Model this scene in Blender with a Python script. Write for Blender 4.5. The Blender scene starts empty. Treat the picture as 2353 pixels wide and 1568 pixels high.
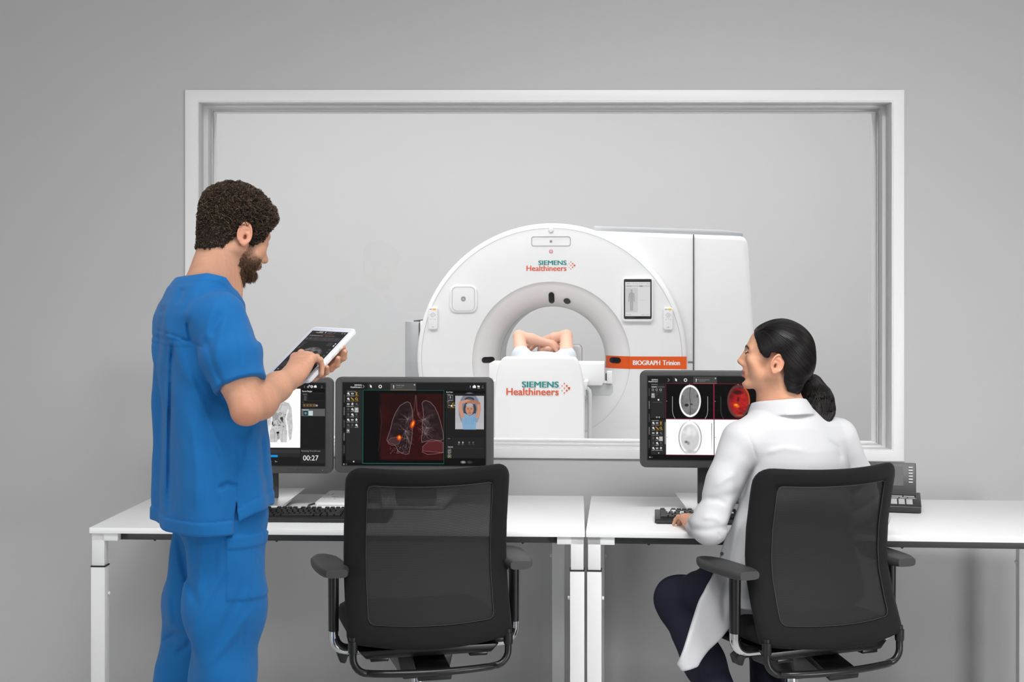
import bpy, bmesh, math, random
import numpy as np
from mathutils import Vector, Matrix, Euler, Quaternion
random.seed(7); RNG = np.random.default_rng(7)
SC = bpy.context.scene
COL = SC.collection
PI = math.pi
# ---- camera model: pixel of the 2353x1568 frame + distance -> point
F, CX, HY, CH = 3268.0, 1176.5, 678.0, 1.494
def P(px, py, Y): return Vector(((px-CX)/F*Y, Y, CH-(py-HY)/F*Y))

def lin(c):
    c = c/255.0
    return c/12.92 if c <= 0.04045 else ((c+0.055)/1.055)**2.4
def rgb(r, g=None, b=None):
    if g is None: g = b = r
    return (lin(r), lin(g), lin(b), 1.0)

# ---- materials -------------------------------------------------------------
def mat(name, col, rough=0.5, metal=0.0, spec=0.5, noise=0.0, nscale=40, bump=0.0, bscale=200, coat=0.0, sheen=0.0, stretch=None):
    m = bpy.data.materials.new(name); m.use_nodes = True
    nt = m.node_tree; N = nt.nodes; L = nt.links
    b = N['Principled BSDF']
    b.inputs['Base Color'].default_value = col
    b.inputs['Roughness'].default_value = rough
    b.inputs['Metallic'].default_value = metal
    b.inputs['Specular IOR Level'].default_value = spec
    b.inputs['Coat Weight'].default_value = coat
    b.inputs['Sheen Weight'].default_value = sheen
    if noise > 0 or bump > 0:
        tc = N.new('ShaderNodeTexCoord'); src = tc.outputs['Object']
        if stretch:
            mp = N.new('ShaderNodeMapping'); mp.inputs['Scale'].default_value = stretch
            L.new(src, mp.inputs['Vector']); src = mp.outputs['Vector']
    if noise > 0:
        n = N.new('ShaderNodeTexNoise'); n.inputs['Scale'].default_value = nscale; n.inputs['Detail'].default_value = 4
        L.new(src, n.inputs['Vector'])
        r = N.new('ShaderNodeMapRange'); r.inputs['To Min'].default_value = 1-noise; r.inputs['To Max'].default_value = 1+noise
        L.new(n.outputs['Fac'], r.inputs['Value'])
        mx = N.new('ShaderNodeVectorMath'); mx.operation = 'SCALE'
        mx.inputs[0].default_value = col[:3]; L.new(r.outputs['Result'], mx.inputs['Scale'])
        L.new(mx.outputs['Vector'], b.inputs['Base Color'])
    if bump > 0:
        n2 = N.new('ShaderNodeTexNoise'); n2.inputs['Scale'].default_value = bscale; n2.inputs['Detail'].default_value = 3
        L.new(src, n2.inputs['Vector'])
        bp = N.new('ShaderNodeBump'); bp.inputs['Strength'].default_value = bump; bp.inputs['Distance'].default_value = 0.002
        L.new(n2.outputs['Fac'], bp.inputs['Height']); L.new(bp.outputs['Normal'], b.inputs['Normal'])
    return m

def attr_mat(name, attr='Col', emit=0.0, rough=0.5, spec=0.3, bump=0.0, bscale=300, sheen=0.0, sss=0.0):
    """material whose colour is the mesh's own colour attribute (surface colour, or what a screen shows)"""
    m = bpy.data.materials.new(name); m.use_nodes = True
    nt = m.node_tree; N = nt.nodes; L = nt.links; b = N['Principled BSDF']
    a = N.new('ShaderNodeAttribute'); a.attribute_name = attr
    b.inputs['Roughness'].default_value = rough; b.inputs['Specular IOR Level'].default_value = spec
    b.inputs['Sheen Weight'].default_value = sheen
    if emit > 0:
        b.inputs['Base Color'].default_value = (0.004, 0.004, 0.004, 1)
        L.new(a.outputs['Color'], b.inputs['Emission Color']); b.inputs['Emission Strength'].default_value = emit
    else:
        L.new(a.outputs['Color'], b.inputs['Base Color'])
        if sss > 0:
            b.inputs['Subsurface Weight'].default_value = sss
            b.inputs['Subsurface Radius'].default_value = (0.010, 0.004, 0.002)
            b.inputs['Subsurface Scale'].default_value = 0.6
    if bump > 0:
        tc = N.new('ShaderNodeTexCoord')
        n2 = N.new('ShaderNodeTexNoise'); n2.inputs['Scale'].default_value = bscale; n2.inputs['Detail'].default_value = 3
        L.new(tc.outputs['Object'], n2.inputs['Vector'])
        bp = N.new('ShaderNodeBump'); bp.inputs['Strength'].default_value = bump; bp.inputs['Distance'].default_value = 0.001
        L.new(n2.outputs['Fac'], bp.inputs['Height']); L.new(bp.outputs['Normal'], b.inputs['Normal'])
    return m

def emat(name, col, s=1.0):
    m = bpy.data.materials.new(name); m.use_nodes = True
    b = m.node_tree.nodes['Principled BSDF']
    b.inputs['Base Color'].default_value = (0.01, 0.01, 0.01, 1)
    b.inputs['Emission Color'].default_value = col; b.inputs['Emission Strength'].default_value = s
    b.inputs['Specular IOR Level'].default_value = 0.1
    return m

# ---- mesh builder -----------------------------------------------------------
class MB:
    def __init__(s): s.v = []; s.f = []
    def add(s, vs, fs):
        o = len(s.v); s.v += [tuple(v) for v in vs]; s.f += [tuple(i+o for i in f) for f in fs]; return s
    def box(s, c, d, rot=None):
        x, y, z = d[0]/2, d[1]/2, d[2]/2; M = rot.to_matrix() if isinstance(rot, Euler) else (rot or Matrix.Identity(3)); c = Vector(c)
        vs = [c + M @ Vector((a*x, b*y, e*z)) for a in (-1, 1) for b in (-1, 1) for e in (-1, 1)]
        return s.add(vs, [(0,1,3,2),(4,6,7,5),(0,4,5,1),(2,3,7,6),(0,2,6,4),(1,5,7,3)])
    def prism(s, poly, y0, y1, plane='xz'):
        """polygon extruded along the third axis"""
        n = len(poly)
        def pt(a, b, y):
            return {'xz': (a, y, b), 'xy': (a, b, y), 'yz': (y, a, b)}[plane]
        vs = [pt(a, b, y0) for a, b in poly]+[pt(a, b, y1) for a, b in poly]
        fs = [tuple(range(n)), tuple(range(2*n-1, n-1, -1))]+[(i, i+n, (i+1) % n+n, (i+1) % n) for i in range(n)]
        return s.add(vs, fs)
    def grid(s, pts, cu=False, cv=False):
        """pts[i][j] surface; closed in u / v"""
        nu, nv = len(pts), len(pts[0]); vs = [p for row in pts for p in row]; fs = []
        for i in range(nu if cu else nu-1):
            for j in range(nv if cv else nv-1):
                a, b = i*nv+j, i*nv+(j+1) % nv; i2 = (i+1) % nu
                fs.append((a, b, i2*nv+(j+1) % nv, i2*nv+j))
        return s.add(vs, fs)
    def tube(s, pts, r, n=10, caps=True, flat=1.0, closed=False):
        pts = [Vector(p) for p in pts]; m = len(pts)
        rr = r if isinstance(r, (list, tuple)) else [r]*m
        def tang(i):
            if closed: return (pts[(i+1) % m]-pts[i-1]).normalized()
            return (pts[min(i+1, m-1)]-pts[max(i-1, 0)]).normalized()
        t = tang(0); up = Vector((0, 0, 1)) if abs(t.z) < 0.9 else Vector((0, 1, 0))
        u = t.cross(up).normalized(); rows = []; pt = t
        for i in range(m):
            t = tang(i); q = pt.rotation_difference(t); u = q @ u; u = (u-t*u.dot(t)).normalized(); pt = t; w = t.cross(u)
            rows.append([pts[i]+(u*math.cos(2*PI*k/n)+w*(math.sin(2*PI*k/n)*flat))*rr[i] for k in range(n)])
        o = len(s.v); s.grid(rows, cu=closed, cv=True)
        if caps and not closed:
            s.f.append(tuple(range(o+n-1, o-1, -1))); s.f.append(tuple(range(o+(m-1)*n, o+m*n)))
        return s
    def lathe(s, prof, c, axis='y', n=64, closed=False):
        """prof: (r, t) pairs turned about the axis through c"""
        c = Vector(c); rows = []
        for r, t in prof:
            row = []
            for k in range(n):
                a = 2*PI*k/n; x, z = r*math.cos(a), r*math.sin(a)
                row.append(c+Vector({'y': (x, t, z), 'z': (x, z, t), 'x': (t, x, z)}[axis]))
            rows.append(row)
        return s.grid(rows, cu=closed, cv=True)
    def sphere(s, c, r, n=16, m=10):
        c = Vector(c); r = r if isinstance(r, (tuple, list)) else (r, r, r); rows = []
        for i in range(m+1):
            th = PI*min(max(i/m, 0.004), 0.996)
            rows.append([c+Vector((r[0]*math.sin(th)*math.cos(2*PI*k/n), r[1]*math.sin(th)*math.sin(2*PI*k/n), r[2]*math.cos(th))) for k in range(n)])
        o = len(s.v); s.grid(rows, cv=True)
        s.f.append(tuple(range(o+n-1, o-1, -1))); s.f.append(tuple(range(o+m*n, o+(m+1)*n)))
        return s

def rrect(w, h, r, n=6, cx=0, cy=0):
    """rounded rectangle outline, r = one radius or four (tl,tr,br,bl)"""
    r = r if isinstance(r, (tuple, list)) else (r,)*4; out = []
    for (sx, sy, rad, a0) in ((1, 1, r[1], 0), (-1, 1, r[0], 90), (-1, -1, r[3], 180), (1, -1, r[2], 270)):
        ox, oy = cx+sx*(w/2-rad), cy+sy*(h/2-rad)
        if rad < 1e-6: out.append((ox, oy)); continue
        for k in range(n+1):
            a = math.radians(a0+90*k/n); out.append((ox+rad*math.cos(a), oy+rad*math.sin(a)))
    return out
def ring_prism(mb, outer, inner, y0, y1, plane='xz'):
    """two outlines with equal counts -> a frame with depth"""
    n = len(outer)
    def pt(a, b, y): return {'xz': (a, y, b), 'xy': (a, b, y), 'yz': (y, a, b)}[plane]
    vs = [pt(a, b, y) for y in (y0, y1) for o in (outer, inner) for a, b in o]; fs = []
    for i in range(n):
        j = (i+1) % n
        fs += [(i, j, n+j, n+i), (2*n+i, 3*n+i, 3*n+j, 2*n+j), (i, 2*n+i, 2*n+j, j), (n+i, n+j, 3*n+j, 3*n+i)]
    return mb.add(vs, fs)

def finish(me, angle=35):
    bm = bmesh.new(); bm.from_mesh(me); bmesh.ops.recalc_face_normals(bm, faces=bm.faces[:]); bm.to_mesh(me); bm.free()
    for p in me.polygons: p.use_smooth = True
    if angle is not None: me.set_sharp_from_angle(angle=math.radians(angle))

def obj(name, mb, m, parent=None, bevel=0.0, seg=2, angle=35, loc=None, rot=None):
    me = bpy.data.meshes.new(name)
    if isinstance(mb, MB): me.from_pydata(mb.v, [], mb.f)
    else: me.from_pydata(mb[0].tolist(), [], mb[1].tolist())
    me.update()
    if bevel > 0:
        bm = bmesh.new(); bm.from_mesh(me); bmesh.ops.remove_doubles(bm, verts=bm.verts[:], dist=1e-6)
        bmesh.ops.recalc_face_normals(bm, faces=bm.faces[:])
        es = [e for e in bm.edges if len(e.link_faces) == 2 and e.calc_face_angle(0) > math.radians(40)]
        bmesh.ops.bevel(bm, geom=es, offset=bevel, segments=seg, profile=0.5, affect='EDGES', clamp_overlap=True)
        bm.to_mesh(me); bm.free()
    finish(me, angle)
    o = bpy.data.objects.new(name, me); COL.objects.link(o)
    for x in (m if isinstance(m, (list, tuple)) else [m]): me.materials.append(x)
    if parent: o.parent = parent
    if loc is not None: o.location = loc
    if rot is not None: o.rotation_euler = rot
    return o

def thing(name, label, cat, loc=(0, 0, 0), rotz=0.0, group=None):
    o = bpy.data.objects.new(name, None); COL.objects.link(o)
    o.empty_display_size = 0.1; o.location = loc; o.rotation_euler = (0, 0, rotz)
    o['label'] = label; o['category'] = cat
    if group: o['group'] = group
    return o
def tag(o, label, cat, group=None):
    o['label'] = label; o['category'] = cat
    if group: o['group'] = group
    return o
def struct(o): o['kind'] = 'structure'; return o

def dup(root, label=None):
    """a copy of a thing with copies of its parts and sub-parts"""
    r = root.copy(); COL.objects.link(r)
    if label: r['label'] = label
    for ch in list(root.children):
        c = ch.copy(); COL.objects.link(c); c.parent = r
        for g in list(ch.children):
            d = g.copy(); COL.objects.link(d); d.parent = c
    return r

def text_mesh(s, size, align='LEFT', bold=0.0, ext=0.0, spacing=1.0):
    """lettering as a mesh in its own XY plane -> (verts, faces)"""
    cu = bpy.data.curves.new('t', 'FONT'); cu.body = s; cu.size = size; cu.align_x = align; cu.offset = bold; cu.extrude = ext
    cu.space_character = spacing; cu.resolution_u = 4
    o = bpy.data.objects.new('t', cu); COL.objects.link(o)
    dg = bpy.context.evaluated_depsgraph_get(); me = bpy.data.meshes.new_from_object(o.evaluated_get(dg))
    vs = [tuple(v.co) for v in me.vertices]; fs = [tuple(p.vertices) for p in me.polygons]
    bpy.data.objects.remove(o); bpy.data.curves.remove(cu); bpy.data.meshes.remove(me)
    return vs, fs
def put_text(mb, s, size, x, z, width=None, y=0.0, align='LEFT', bold=0.0, ext=0.0005, height=None, rot=0.0):
    """lettering in the XZ plane facing -Y, optional exact width"""
    vs, fs = text_mesh(s, size, 'LEFT', 0.0, ext)
    xs = [v[0] for v in vs]; x0, x1 = min(xs), max(xs); k = 1.0 if width is None else width/(x1-x0)
    ys = [v[1] for v in vs]; kh = 1.0 if height is None else height/max(ys)
    w = (x1-x0)*k; off = {'LEFT': 0, 'RIGHT': -w, 'CENTER': -w/2}[align]
    ca, sa = math.cos(rot), math.sin(rot); out = []
    for v in vs:
        a, b = (v[0]-x0)*k+off, v[1]*kh
        out.append((x+a*ca-b*sa, y-v[2], z+a*sa+b*ca))
    for i_, dx in enumerate([0.0] if bold <= 0 else [0.0, -bold*w*0.06, bold*w*0.06]): mb.add([(q[0]+dx*ca, q[1]-i_*0.0003, q[2]+dx*sa) for q in out], fs)
    return w
# ================= camera =================
cam_d = bpy.data.cameras.new('camera'); cam = bpy.data.objects.new('camera', cam_d); COL.objects.link(cam)
cam_d.sensor_fit = 'HORIZONTAL'; cam_d.sensor_width = 36.0; cam_d.lens = 36.0*F/2353
cam.location = (0, 0, CH); cam.rotation_euler = (PI/2, 0, 0)
cam_d.shift_x = 0.0; cam_d.shift_y = -(784-HY)/2353.0; cam_d.clip_end = 60
SC.camera = cam
SC.view_settings.view_transform = 'Standard'; SC.view_settings.look = 'None'
SC.view_settings.exposure = 0.0; SC.view_settings.gamma = 1.0; SC.view_settings.use_curve_mapping = False
SC.cycles.max_bounces = 10; SC.cycles.transparent_max_bounces = 24; SC.cycles.sample_clamp_indirect = 6.0
SC.cycles.caustics_reflective = False; SC.cycles.caustics_refractive = False

# ================= room shells =================
YW = 5.45            # face of the wall with the window
YB = 13.6            # far wall of the scan room
M_wall = mat('wall_paint', rgb(187), 0.75, spec=0.25, noise=0.012, nscale=3, bump=0.03, bscale=350)
M_wall2 = mat('scan_room_paint', rgb(199), 0.85, spec=0.15, noise=0.01, nscale=2)
M_floor = mat('grey_vinyl', rgb(214), 0.45, noise=0.04, nscale=8)
M_ceil = mat('ceiling_paint', rgb(235), 0.9, spec=0.1, noise=0.01)
M_frame = mat('white_lacquer', rgb(230), 0.4, noise=0.006, nscale=20)
M_sash = mat('grey_sash', rgb(196), 0.5, noise=0.006, nscale=20)

# opening in the wall (pixels at the wall face): tl, tr, br, bl
CAS_O = [(426.5, 207.2), (2076.5, 207.2), (2076.5, 1060.5), (426.5, 1045.6)]
CAS_I = [(455.0, 233.6), (2050.0, 233.6), (2050.0, 1036.0), (455.0, 1022.4)]
def ring_at(pix, Y): return [(P(a, b, Y).x, P(a, b, Y).z) for a, b in pix]
op = ring_at(CAS_I, YW)
XL, XR, ZT = -4.2, 4.2, 3.8
wb = MB(); T0, T1 = YW, YW+0.24
wb.prism([(XL, 0), (op[3][0], 0), (op[3][0], ZT), (XL, ZT)], T0, T1)
wb.prism([(op[1][0], 0), (XR, 0), (XR, ZT), (op[1][0], ZT)], T0, T1)
wb.prism([(op[0][0], op[0][1]), (op[1][0], op[1][1]), (op[1][0], ZT), (op[0][0], ZT)], T0, T1)
wb.prism([(op[3][0], 0), (op[2][0], 0), (op[2][0], op[2][1]), (op[3][0], op[3][1])], T0, T1)
struct(obj('wall_back', wb, M_wall, angle=30))
Y0 = -3.2
struct(obj('wall_left', MB().box((XL-0.1, (Y0+T1)/2, ZT/2), (0.2, T1-Y0, ZT)), M_wall))
struct(obj('wall_right', MB().box((XR+0.1, (Y0+T1)/2, ZT/2), (0.2, T1-Y0, ZT)), M_wall))
struct(obj('wall_front', MB().box((0, Y0-0.1, ZT/2), (XR-XL+0.4, 0.2, ZT)), M_wall))
struct(obj('floor', MB().box((0, (Y0+YB)/2, -0.05), (13, YB-Y0+0.4, 0.1)), M_floor))
struct(obj('ceiling', MB().box((0, (Y0+T1)/2, ZT+0.05), (XR-XL+0.4, T1-Y0+0.2, 0.1)), M_ceil))
SXL, SXR, SZT = -5.6, 6.2, 4.2
struct(obj('wall_far', MB().box((0.3, YB+0.1, SZT/2), (SXR-SXL+0.4, 0.2, SZT)), M_wall2))
struct(obj('wall_far_left', MB().box((SXL-0.1, (T1+YB)/2, SZT/2), (0.2, YB-T1, SZT)), M_wall2))
struct(obj('wall_far_right', MB().box((SXR+0.1, (T1+YB)/2, SZT/2), (0.2, YB-T1, SZT)), M_wall2))
struct(obj('ceiling_far', MB().box((0.3, (T1+YB)/2, SZT+0.05), (SXR-SXL+0.4, YB-T1+0.2, 0.1)), M_ceil))
wf = MB(); wf.box(((SXL+XL)/2-0.1, T1-0.1, SZT/2), (XL-SXL, 0.2, SZT)); wf.box(((SXR+XR)/2+0.1, T1-0.1, SZT/2), (SXR-XR, 0.2, SZT)); wf.box(((SXL+SXR)/2, T1-0.1, (SZT+ZT)/2+0.05), (SXR-SXL, 0.2, SZT-ZT))
struct(obj('wall_scan_side', wf, M_wall2))

# ---- observation window: casing, sash, bead, pane
win = thing('window_1', 'wide white framed observation window looking into the scanner room', 'window'); struct(win)
inset = lambda pix, l, t, r, b: [(pix[0][0]+l, pix[0][1]+t), (pix[1][0]-r, pix[1][1]+t), (pix[2][0]-r, pix[2][1]-b), (pix[3][0]+l, pix[3][1]-b)]
mb = MB(); ring_prism(mb, ring_at(CAS_O, YW), op, YW-0.012, YW+0.0)
obj('casing', mb, M_frame, win, bevel=0.0025)
# jamb lining: thin white boards on the four sides of the opening
li = [(op[0][0]+.004, op[0][1]-.004), (op[1][0]-.004, op[1][1]-.004), (op[2][0]-.004, op[2][1]+.004), (op[3][0]+.004, op[3][1]+.004)]
mb = MB(); ring_prism(mb, op, li, YW-0.010, YW+0.082)
obj('jamb_lining', mb, M_frame, win, bevel=0.001)
sh = lambda q, l, t, r, b: [(q[0][0]+l, q[0][1]-t), (q[1][0]-r, q[1][1]-t), (q[2][0]-r, q[2][1]+b), (q[3][0]+l, q[3][1]+b)]
s_in = sh(op, 0.021, 0.012, 0.017, 0.010)
mb = MB(); ring_prism(mb, op, s_in, YW+0.080, YW+0.150)
obj('sash', mb, M_frame, win, bevel=0.0015)
b_in = sh(s_in, 0.003, 0.004, 0.003, 0.003)
mb = MB(); ring_prism(mb, op, b_in, YW+0.150, YW+0.24)
obj('bead', mb, M_frame, win, bevel=0.001)
def glass(name='window_glass', tint=0.985):
    m = bpy.data.materials.new(name); m.use_nodes = True; nt = m.node_tree; N = nt.nodes; L = nt.links
    for n in list(N): N.remove(n)
    out = N.new('ShaderNodeOutputMaterial'); mx = N.new('ShaderNodeMixShader'); tr = N.new('ShaderNodeBsdfTransparent')
    gl = N.new('ShaderNodeBsdfGlossy'); fr = N.new('ShaderNodeFresnel'); fr.inputs['IOR'].default_value = 1.45
    tr.inputs['Color'].default_value = (tint, tint, tint, 1); gl.inputs['Roughness'].default_value = 0.0
    L.new(fr.outputs['Fac'], mx.inputs['Fac']); L.new(tr.outputs['BSDF'], mx.inputs[1]); L.new(gl.outputs['BSDF'], mx.inputs[2])
    L.new(mx.outputs['Shader'], out.inputs['Surface']); return m
M_glass = glass()
g = [(q[0]-s*0.004, q[1]) for q, s in zip(b_in, (1, -1, -1, 1))]
mb = MB(); mb.prism([(a, b) for a, b in g], YW+0.158, YW+0.164)
obj('pane', mb, M_glass, win, angle=30)

# ================= lights =================
def area(name, loc, size, power, target=None, col=(1, 1, 1), sy=None, spread=180):
    d = bpy.data.lights.new(name, 'AREA'); d.energy = power; d.color = col; d.shape = 'RECTANGLE'; d.size = size; d.size_y = sy or size
    d.spread = math.radians(spread)
    o = bpy.data.objects.new(name, d); COL.objects.link(o); o.location = loc
    if target is not None:
        o.rotation_euler = (Vector(target)-Vector(loc)).to_track_quat('-Z', 'Y').to_euler()
    return o
area('added_desk_fill', (0.8, 2.5, 3.72), 2.6, 40, (0.75, 4.95, 0.7), sy=1.0, spread=80)  # added fill, narrowed to lift the desk tops and lower wall
area('added_desk_fill', (-1.3, 2.7, 3.72), 1.6, 6, (-1.0, 4.95, 0.7), sy=1.0, spread=80)  # second, weaker added fill over the left desk
area('ceiling_fill', (0.0, -0.4, 3.74), 4.0, 97, (0.2, 0.5, 0), sy=1.4)
area('added_low_right_fill', (3.9, 0.3, 0.9), 1.5, 104, (-0.2, 4.9, 0.6), sy=1.4)  # invented side fill, low enough to reach the wall under the desks
area('added_low_left_fill', (-3.9, 1.2, 1.0), 1.4, 37, (0.2, 4.9, 0.7), sy=1.4)  # weaker invented fill from the opposite side, no fixture of the room
area('scan_room_ceiling', (-0.1, 6.9, 4.1), 6.0, 240, (0.0, 8.4, 0), sy=2.0)
area('scan_room_ceiling_rear', (0.2, 10.6, 4.1), 8.0, 330, (0.2, 12.4, 0), sy=2.0)
w = bpy.data.worlds.new('world'); SC.world = w; w.use_nodes = True
w.node_tree.nodes['Background'].inputs[0].default_value = (0.8, 0.8, 0.8, 1); w.node_tree.nodes['Background'].inputs[1].default_value = 0.3
# ================= desks =================
M_top = mat('desk_laminate', rgb(244), 0.38, noise=0.006, nscale=30)
M_leg = mat('desk_leg_lacquer', rgb(226), 0.42, noise=0.006, nscale=20)
M_dark = mat('dark_steel', rgb(58), 0.5, noise=0.03, nscale=30)
M_black = mat('black_plastic', rgb(30), 0.45, noise=0.03, nscale=60)
M_chrome = mat('chrome', rgb(215), 0.12, metal=1.0, noise=0.01)
ZD = 0.74
def desk(label, ox, oy, yaw, w, d, legs, rear):
    """origin = front left corner of the top; local +x along the front, +y to the back"""
    t = thing('desk', label, 'desk', (ox, oy, 0), yaw, 'white desks under the window')
    obj('desktop', MB().box((w/2, d/2, ZD-0.0095), (w, d, 0.019)), M_top, t, bevel=0.0012)
    zb = ZD-0.019
    obj('crossbeam', MB().box((w/2, 0.055, zb-0.0135), (w-0.15, 0.03, 0.025)), M_dark, t, bevel=0.001)
    obj('crossbeam', MB().box((w/2, d-0.055, zb-0.0135), (w-0.15, 0.03, 0.025)), M_dark, t, bevel=0.001)
    zj = 0.615
    for (lx, s) in legs:                       # lx: outer edge of the leg, s: +1 leg grows to +x
        for (yy, dx, fr) in ((0.006, 0, 1), (d-0.055, rear*s, 0)):
            x0 = lx+dx; a = x0+s*0.0205; u = MB()
            u.box((a, yy+0.022, (zb+zj)/2), (0.041, 0.041, zb-zj))
            lg = obj('leg', u, M_leg, t, bevel=0.0015)
            obj('lower_tube', MB().box((a, yy+0.022, (zj-0.004)/2+0.004), (0.046, 0.046, zj-0.012)), M_leg, lg, bevel=0.0015)
            obj('joint_ring', MB().box((a, yy+0.022, zj-0.002), (0.0475, 0.0475, 0.0045)), M_black, lg)
            obj('foot_glide', MB().lathe([(0.001, 0.004), (0.02, 0.004), (0.02, 0.0), (0.001, 0.0)], (a, yy+0.022, 0), 'z', 16), M_black, lg)
            kn = MB().lathe([(0.001, 0.0), (0.006, 0.001), (0.0065, 0.006), (0.004, 0.008), (0.001, 0.008)], (0, 0, 0), 'x', 14)
            k = obj('knob', kn, M_leg, lg); k.location = (a+s*0.023, yy+0.03, 0.52); k.rotation_euler = (0, 0, 0 if s > 0 else PI)
            obj('bracket', MB().box((x0+s*0.0425, yy+0.022, zb-0.0125), (0.085, 0.041, 0.0245)), M_leg, t, bevel=0.001)
    for k in range(4):
        obj('screw', MB().sphere((0.2+(w-0.4)*k/3, 0.052, zb-0.027), 0.005, 8, 6), M_black, t)
    return t
yl, yr = math.radians(-2.75), math.radians(-4.4)
pl = P(205, 1212.9, 3268*(CH-ZD)/(1212.9-HY)); pm = P(1345, 1221.6, 3268*(CH-ZD)/(1221.6-HY))
wl = (pm-pl).length-0.0015; yl = math.atan2(pm.y-pl.y, pm.x-pl.x)
desk('white desk at left carrying the two side by side monitors', pl.x, pl.y, yl, wl, 0.80, ((0.006, 1), (wl-0.004, -1)), 0.07)
desk('white desk at right carrying the black phone', pm.x+0.002, pm.y, yr, 1.6, 0.80, ((0.006, 1), (1.594, -1)), 0.0)
DL = Matrix.Translation((pl.x, pl.y, 0)) @ Matrix.Rotation(yl, 4, 'Z')      # desk-left local -> world
DR = Matrix.Translation((pm.x+0.002, pm.y, 0)) @ Matrix.Rotation(yr, 4, 'Z')
# ================= scanner, patient table =================
M_sc = mat('scanner_white', rgb(240), 0.42, spec=0.4, noise=0.004, nscale=6)
M_sc2 = mat('scanner_pale_grey', rgb(212, 213, 214), 0.45, noise=0.004, nscale=6)
M_silver = mat('scanner_silver', rgb(178, 181, 184), 0.4, metal=0.25, noise=0.015, nscale=60)
M_line = mat('panel_gap', rgb(92), 0.7, noise=0.02)
M_lineL = mat('soft_panel_line', rgb(196, 198, 200), 0.6, noise=0.02)
M_orange = mat('orange_stripe', rgb(232, 88, 10), 0.45, noise=0.01)
M_teal = mat('teal_print', rgb(20, 140, 136), 0.5, noise=0.01)
M_red = mat('orange_red_print', rgb(226, 88, 40), 0.5, noise=0.01)
M_whitep = mat('white_print', rgb(250), 0.5, noise=0.005)
M_slot = mat('slot_window_black', rgb(14), 0.12, noise=0.02)
M_pink = mat('pink_lens', rgb(240, 186, 190), 0.3, noise=0.01)
M_greyp = mat('grey_print', rgb(150, 152, 155), 0.5, noise=0.01)
M_yellow = mat('yellow_key', rgb(244, 200, 60), 0.5, noise=0.01)
YG = 10.0; KS = F/YG; TH = math.radians(-4.1)
gc = P(1266, 829, YG)                             # isocentre on the front face
GZ = gc.z
def gx(px): return (px-1266)/KS
def gz(py): return -(py-829)/KS+GZ
G = thing('scanner', 'large white ring shaped hospital scanner with round bore, behind the window glass', 'scanner', (gc.x, gc.y, 0), TH)
RB, RR, RO = 126/KS, 181/KS, 312/KS; OZ = gz(824)
# front cover: face with soft rim; bore funnel; the bore itself
prof = [(RR+0.002, 0.0), (0.70, 0.0), (RO-0.04, 0.001), (RO-0.026, 0.005), (RO-0.012, 0.018), (RO-0.003, 0.045), (RO, 0.09), (RO, 0.62)]
def offlathe(prof, n=128):
    """rings whose centre drifts from the bore axis to the cover axis with radius"""
    rows = []
    for r, t in prof:
        k = min(max((r-RR)/(RO-RR), 0), 1); z0 = GZ+(OZ-GZ)*k
        rows.append([Vector((r*math.cos(2*PI*i/n), t, z0+r*math.sin(2*PI*i/n))) for i in range(n)])
    return rows
obj('front_cover', MB().grid(offlathe(prof), cv=True), M_sc, G, angle=60)
fun = [(RR+0.001, 0.0), (RR-0.004, 0.012), (RR-0.03, 0.03), (RR-0.065, 0.055), (RR-0.10, 0.085), (RB+0.028, 0.125), (RB+0.010, 0.16), (RB, 0.20)]
obj('bore_funnel', MB().lathe(fun, (0, 0, GZ), 'y', 128), M_sc, G, angle=60)
obj('bore_tube', MB().lathe([(RB, 0.20), (RB, 0.205), (RB-0.004, 0.21), (RB-0.004, 0.86), (RB+0.02, 0.90), (RO-0.05, 0.90)], (0, 0, GZ), 'y', 128), M_sc, G, angle=50)
obj('bore_ring', MB().tube([((RB-0.001)*math.cos(2*PI*i/96), 0.30, GZ+(RB-0.001)*math.sin(2*PI*i/96)) for i in range(96)], 0.006, 8, closed=True), M_lineL, G)
rim = MB().tube([((RO-0.038)*math.cos(2*PI*i/128), 0.0015, OZ+(RO-0.038)*math.sin(2*PI*i/128)) for i in range(128)], 0.0022, 6, closed=True)
obj('cover_seam', rim, M_lineL, G)
# plinth under the ring
obj('plinth', MB().prism(rrect(1.5, 0.30, 0.03, cx=0, cy=0.15), 0.12, 0.85), M_sc2, G, bevel=0.01)
# rear housing (right) and narrow silver cabinet (left)
hx0, hx1 = gx(1300), gx(1716)
HY0 = 0.10
hp = [(0.46, 0.05), (1.425, 0.05), (1.445, 0.3), (1.425, 1.25), (1.385, 1.84), (1.37, 1.895), (1.33, 1.908), (0.27, 1.950), (0.27, 1.66), (0.46, 1.56)]
H = obj('rear_housing', MB().prism(hp, HY0, 1.55), M_sc, G, bevel=0.03, seg=4)
hp2 = [(-0.9, 0.05), (0.5, 0.05), (0.5, 1.0), (0.44, 1.0), (0.44, 0.5), (-0.44, 0.5), (-0.44, 1.0), (-0.9, 1.0)]
obj('rear_base', MB().prism(hp2, 0.70, 1.5), M_sc2, G)
tp = [(0.30, 1.935), (1.26, 1.905), (1.345, 1.90), (1.352, 1.92), (1.342, 1.937), (1.2, 1.955), (0.30, 1.985)]
obj('housing_top', MB().prism(tp, 0.14, 1.5), M_silver, G, bevel=0.006)
sx = (1590-CX)/F*(YG+0.08)-gc.x
obj('housing_gap', MB().box((sx, HY0-0.001, 0.985), (0.008, 0.02, 1.87)), M_line, G)
obj('housing_gap', MB().box((sx-0.020, HY0-0.001, gz(833)), (0.038, 0.016, 0.006)), M_line, G)
lx0, lx1 = gx(908), gx(946)
SCB = obj('side_cabinet', MB().prism(rrect(lx1-lx0, 0.5, (0.07, 0.01, 0.01, 0.07), cx=(lx0+lx1)/2, cy=0.60), 0.0, gz(742), 'xy'), M_silver, G, bevel=0.004)
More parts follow.
